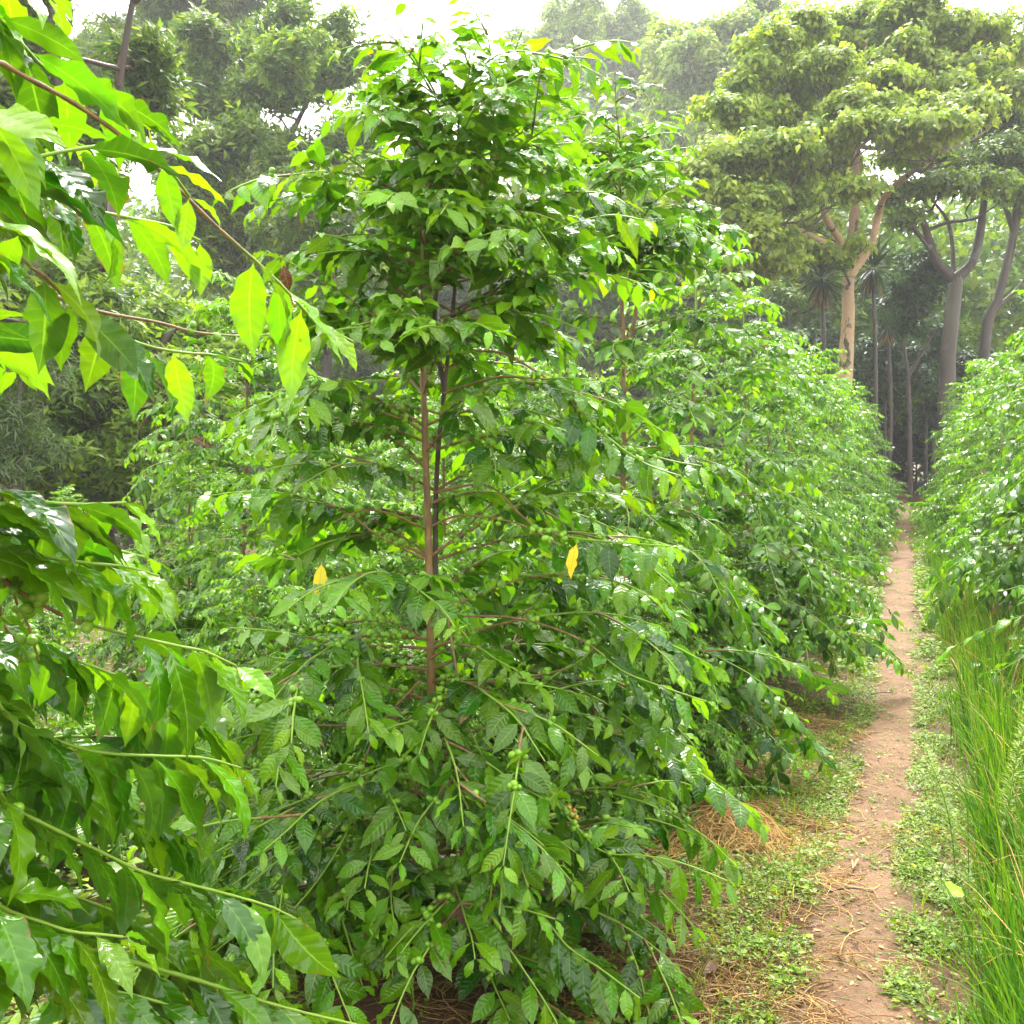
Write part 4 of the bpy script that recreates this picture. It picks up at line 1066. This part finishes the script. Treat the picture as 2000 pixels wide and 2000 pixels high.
tree('understory_tree', 'slim dark leaved tree in the shade between the pale trunk and the forking one', 'tree', TG,
     [([gpt(1780, 33), at(1775, 760, 33), at(1765, 660, 33), at(1770, 560, 33)], .08, .04), ([at(1772, 740, 33), at(1800, 690, 33), at(1830, 640, 33)], .06, .03)],
     [pad(1770, 560, 33, 50, 30), pad(1800, 590, 33, 50, 35), pad(1750, 600, 33, 40, 25), pad(1820, 540, 33, 40, 35), pad(1790, 520, 33, 40, 25), pad(1760, 640, 33, 45, 20)],
     .4, M_TREE_D, M_BARK, 380, .22, 8, .2, .6, young=.2, start=(.3, 1.))
for k, (px, Y, y1, lean, lab) in enumerate([(1410, 40, 470, 20, 'thin bare trunk deep in the shaded forest, left of the pale trunk'), (1545, 38, 500, -10, 'straight slender trunk just left of the pale mottled one'),
                                   (1500, 42, 500, 15, 'slender dark trunk half lost among the undergrowth'), (1825, 40, 640, 6, 'pale short trunk in a bright gap of the undergrowth'), (1590, 43, 520, -25, 'leaning thin trunk behind the pale mottled one')]):
    tree('understory_tree', lab, 'tree', 'slender trees in the shaded undergrowth', [([gpt(px, Y), at(px + lean * .3, 700, Y), at(px + lean, y1, Y)], .11, .06)],
         pads_in(px - 70, px + 70, y1 - 30, y1 + 120, Y, 5, 60, 35, 1.), .45, M_TREE_A, M_BARK_GREY if 'pale short' in lab else M_BARK, 160, .26, 7, .2, .7, young=.4, start=(.4, 1.))


# spiky dragon trees in the shade
def spiky(px, py, Y, r, label):
    base = gpt(px, Y); top = at(px, py, Y); root = empty('dragon_tree', base); m_, lf, dead = MB(), MB(), MB()
    c = smooth_curve([base, (base + top) / 2 + [.1, 0, 0], top], 12) - base; tube(m_, c, np.linspace(.06, .05, 12), 8, 0, .08); m_.build('trunk', M_BARK, root)
    n = 150; u = nrm(R.normal(size=(n, 3)) + [0, 0, .35]); tp = top - base
    sh = [leaf_shape(5, 2, .075, .2, 0, .5, 0, 0, 5)]
    place_leaves(lf, sh, tp + u * .08, u, UP + R.normal(size=(n, 3)) * .1, r * R.uniform(.8, 1.15, n), R.random(n), R.random(n)); lf.build('crown', M_SPIKY, root, False)
    n = 40; u = nrm(R.normal(size=(n, 3)) * [.25, .25, .1] - UP)
    place_leaves(dead, sh, tp + u * .1, u, R.normal(size=(n, 3)), r * R.uniform(.6, .95, n), R.random(n) * .5, R.random(n)); dead.build('dead_leaves', M_STRAW, root, False)
    tag(root, label, 'dragon tree', 'spiky dragon trees under the canopy')


spiky(1605, 545, 27.0, .85, 'spiky dark rosette tree immediately left of the pale mottled trunk')
spiky(1705, 525, 28.5, .85, 'spiky dark rosette tree immediately right of the pale mottled trunk')
spiky(1485, 620, 30, .75, 'low spiky rosette tree in shade above the coffee row')
spiky(1735, 640, 32, .6, 'small spiky rosette tree low in the shade, half way to the forking tree')

# shrubs at the far end of the path
for (px, py, Y, w, h, lab) in [(1690, 850, 46, 50, 60, 'dark shrub closing the far end of the path, left half'), (1850, 840, 46, 50, 70, 'dark shrub closing the far end of the path, right half'), (1765, 810, 62, 80, 80, 'dense dark shrub straight above the far end of the path'),
                           (1600, 800, 36, 80, 70, 'dark shrub behind the foot of the pale mottled trunk'), (1900, 780, 36, 90, 80, 'dark shrub behind the forking tree'), (1730, 720, 35, 60, 70, 'tall dark shrub right of the pale mottled trunk'), (1810, 700, 36, 50, 80, 'tall dark shrub left of the forking trunk'), (1530, 720, 36, 80, 80, 'dark shrub left of the pale mottled trunk, under its crown'), (1790, 880, 56, 60, 60, 'low shrub closing the last gap above the path')]:
    base = gpt(px, Y); s = Y / 2000
    tree('shrub', lab, 'shrub', 'dark shrubs at the end of the path', [([base, at(px, py + 30, Y), at(px, py, Y)], .06, .03)], [pad(px + dx * w, py + dy * h, Y, w * .75, h * .5) for dx, dy in [(-.5, -.3), (.5, -.4), (0, .1), (-.6, .5), (.6, .45), (0, -.6)]],
         .45, M_TREE_D, M_BARK, 260, .22, 7, .2, .5, young=.25, start=(.2, 1.))

# the rest of the forest: one far mass
mb = MB(); n = 22000
Yf = R.uniform(40, 66, n); xf = R.uniform(-.62, .66, n) * Yf; hmax = 5.5 + 3.2 * np.sin(xf * .21 + 1) + 2 * np.sin(xf * .53) + np.interp(xf / Yf, [-.6, -.2, .05, .2, .3, .6], [9, 7, 5, 6, 10, 11])
zf = R.random(n) * hmax; zf = np.where((np.abs(xf - path_x(Yf)) < 2.2) & (Yf < 60), 3 + zf * .6, zf); pos = np.stack([xf, Yf, zf], 1)
shp = simple_leaf(.5, -.2)
ax = nrm(R.normal(size=(n, 3)) * .5 + UP + np.array([0, -.5, 0])); ag = np.clip(R.normal(size=n) * .25 + .35, 0, 1)
for w in range(8):
    d = nrm(R.normal(size=(n, 3))); place_leaves(mb, shp, pos + R.normal(size=(n, 3)) * .3, d, ax + R.normal(size=(n, 3)) * .3, R.uniform(.35, .8, n), ag, R.random(n))
tag(mb.build('far_woodland', M_TREE_A, smooth=False), 'hazy far woodland closing the view behind the nearer trees', 'woodland', kind='stuff')

# undergrowth on the forest floor
mb = MB(); n = 5000
Yf = R.uniform(13, 40, n); xf = R.uniform(-.6, .62, n) * Yf; off = xf - path_x(Yf)
ok = ((off < -1) & (Yf > 15) & (xf < -1.5)) | ((Yf > 29) & (np.abs(off) > .7)); xf, Yf = xf[ok], Yf[ok]; n = len(xf)
pos = np.stack([xf, Yf, R.random(n) ** 1.6 * np.interp(Yf, [13, 30, 40], [.7, 1.4, 2.2])], 1); ag = np.clip(R.normal(size=n) * .25 + .3, 0, 1)
for w in range(7):
    d = nrm(R.normal(size=(n, 3)) + [0, 0, .2]); place_leaves(mb, simple_leaf(.4, -.2), pos + R.normal(size=(n, 3)) * .1, d, UP + R.normal(size=(n, 3)) * .4, R.uniform(.12, .3, n), ag, R.random(n))
tag(mb.build('undergrowth', M_TREE_D, smooth=False), 'dark leafy undergrowth covering the forest floor', 'undergrowth', kind='stuff')

# ------------------------------------------------------------------ mist
mb = MB(); x0, x1, y0, y1, z0, z1 = -95, 100, -6, 122, -1.1, 56
v = [(x, y, z) for x in (x0, x1) for y in (y0, y1) for z in (z0, z1)]
mb.add(v, [(0, 1, 3, 2), (4, 6, 7, 5), (0, 4, 5, 1), (2, 3, 7, 6), (0, 2, 6, 4), (1, 5, 7, 3)], np.zeros((8, 4)))
m, nt, out = new_mat('mist'); pv = N(nt, 'ShaderNodeVolumePrincipled'); pv.inputs['Color'].default_value = (.96, .97, .98, 1); pv.inputs['Density'].default_value = .0013; pv.inputs['Anisotropy'].default_value = .3
nt.links.new(pv.outputs[0], out.inputs['Volume'])
tag(mb.build('haze', m, smooth=False), kind='stuff')

# ------------------------------------------------------------------ light
SUN_EL, SUN_AZ = math.radians(58), math.radians(8)      # azimuth from +Y towards +X: the sun stands beyond the trees
w = bpy.data.worlds.new('World'); SC.world = w; w.use_nodes = True
nt = w.node_tree; nt.nodes.clear()
sky = nt.nodes.new('ShaderNodeTexSky'); sky.sky_type = 'NISHITA'; sky.sun_disc = False; sky.sun_elevation = SUN_EL; sky.sun_rotation = SUN_AZ
sky.air_density = 1.; sky.dust_density = 6.; sky.ozone_density = 1.
hs = nt.nodes.new('ShaderNodeHueSaturation'); hs.inputs['Saturation'].default_value = .12; nt.links.new(sky.outputs[0], hs.inputs['Color'])
mx = nt.nodes.new('ShaderNodeMix'); mx.data_type = 'RGBA'; mx.inputs[0].default_value = .5; nt.links.new(hs.outputs[0], mx.inputs[6]); mx.inputs[7].default_value = (8.0, 7.9, 7.5, 1)
bg = nt.nodes.new('ShaderNodeBackground'); bg.inputs[1].default_value = .11; nt.links.new(mx.outputs[2], bg.inputs[0])
wo = nt.nodes.new('ShaderNodeOutputWorld'); nt.links.new(bg.outputs[0], wo.inputs[0])
sl = bpy.data.lights.new('sun', 'SUN'); sl.energy = 1.5; sl.angle = math.radians(20); sl.color = (1, .96, .88)
so = bpy.data.objects.new('sun', sl); COL.objects.link(so)
dirv = Vector((math.sin(SUN_AZ) * math.cos(SUN_EL), math.cos(SUN_AZ) * math.cos(SUN_EL), math.sin(SUN_EL)))
so.rotation_euler = dirv.to_track_quat('Z', 'Y').to_euler(); so.location = dirv * 60

SC.view_settings.view_transform = 'Standard'; SC.view_settings.look = 'None'; SC.view_settings.gamma = 1
SC.view_settings.exposure = 2.38
SC.render.engine = 'CYCLES'
cy_ = SC.cycles
cy_.max_bounces = 7; cy_.diffuse_bounces = 3; cy_.glossy_bounces = 2; cy_.transmission_bounces = 4; cy_.volume_bounces = 0; cy_.transparent_max_bounces = 6
cy_.use_denoising = True; cy_.caustics_reflective = False; cy_.caustics_refractive = False
cy_.sample_clamp_indirect = 6
SC.render.film_transparent = False
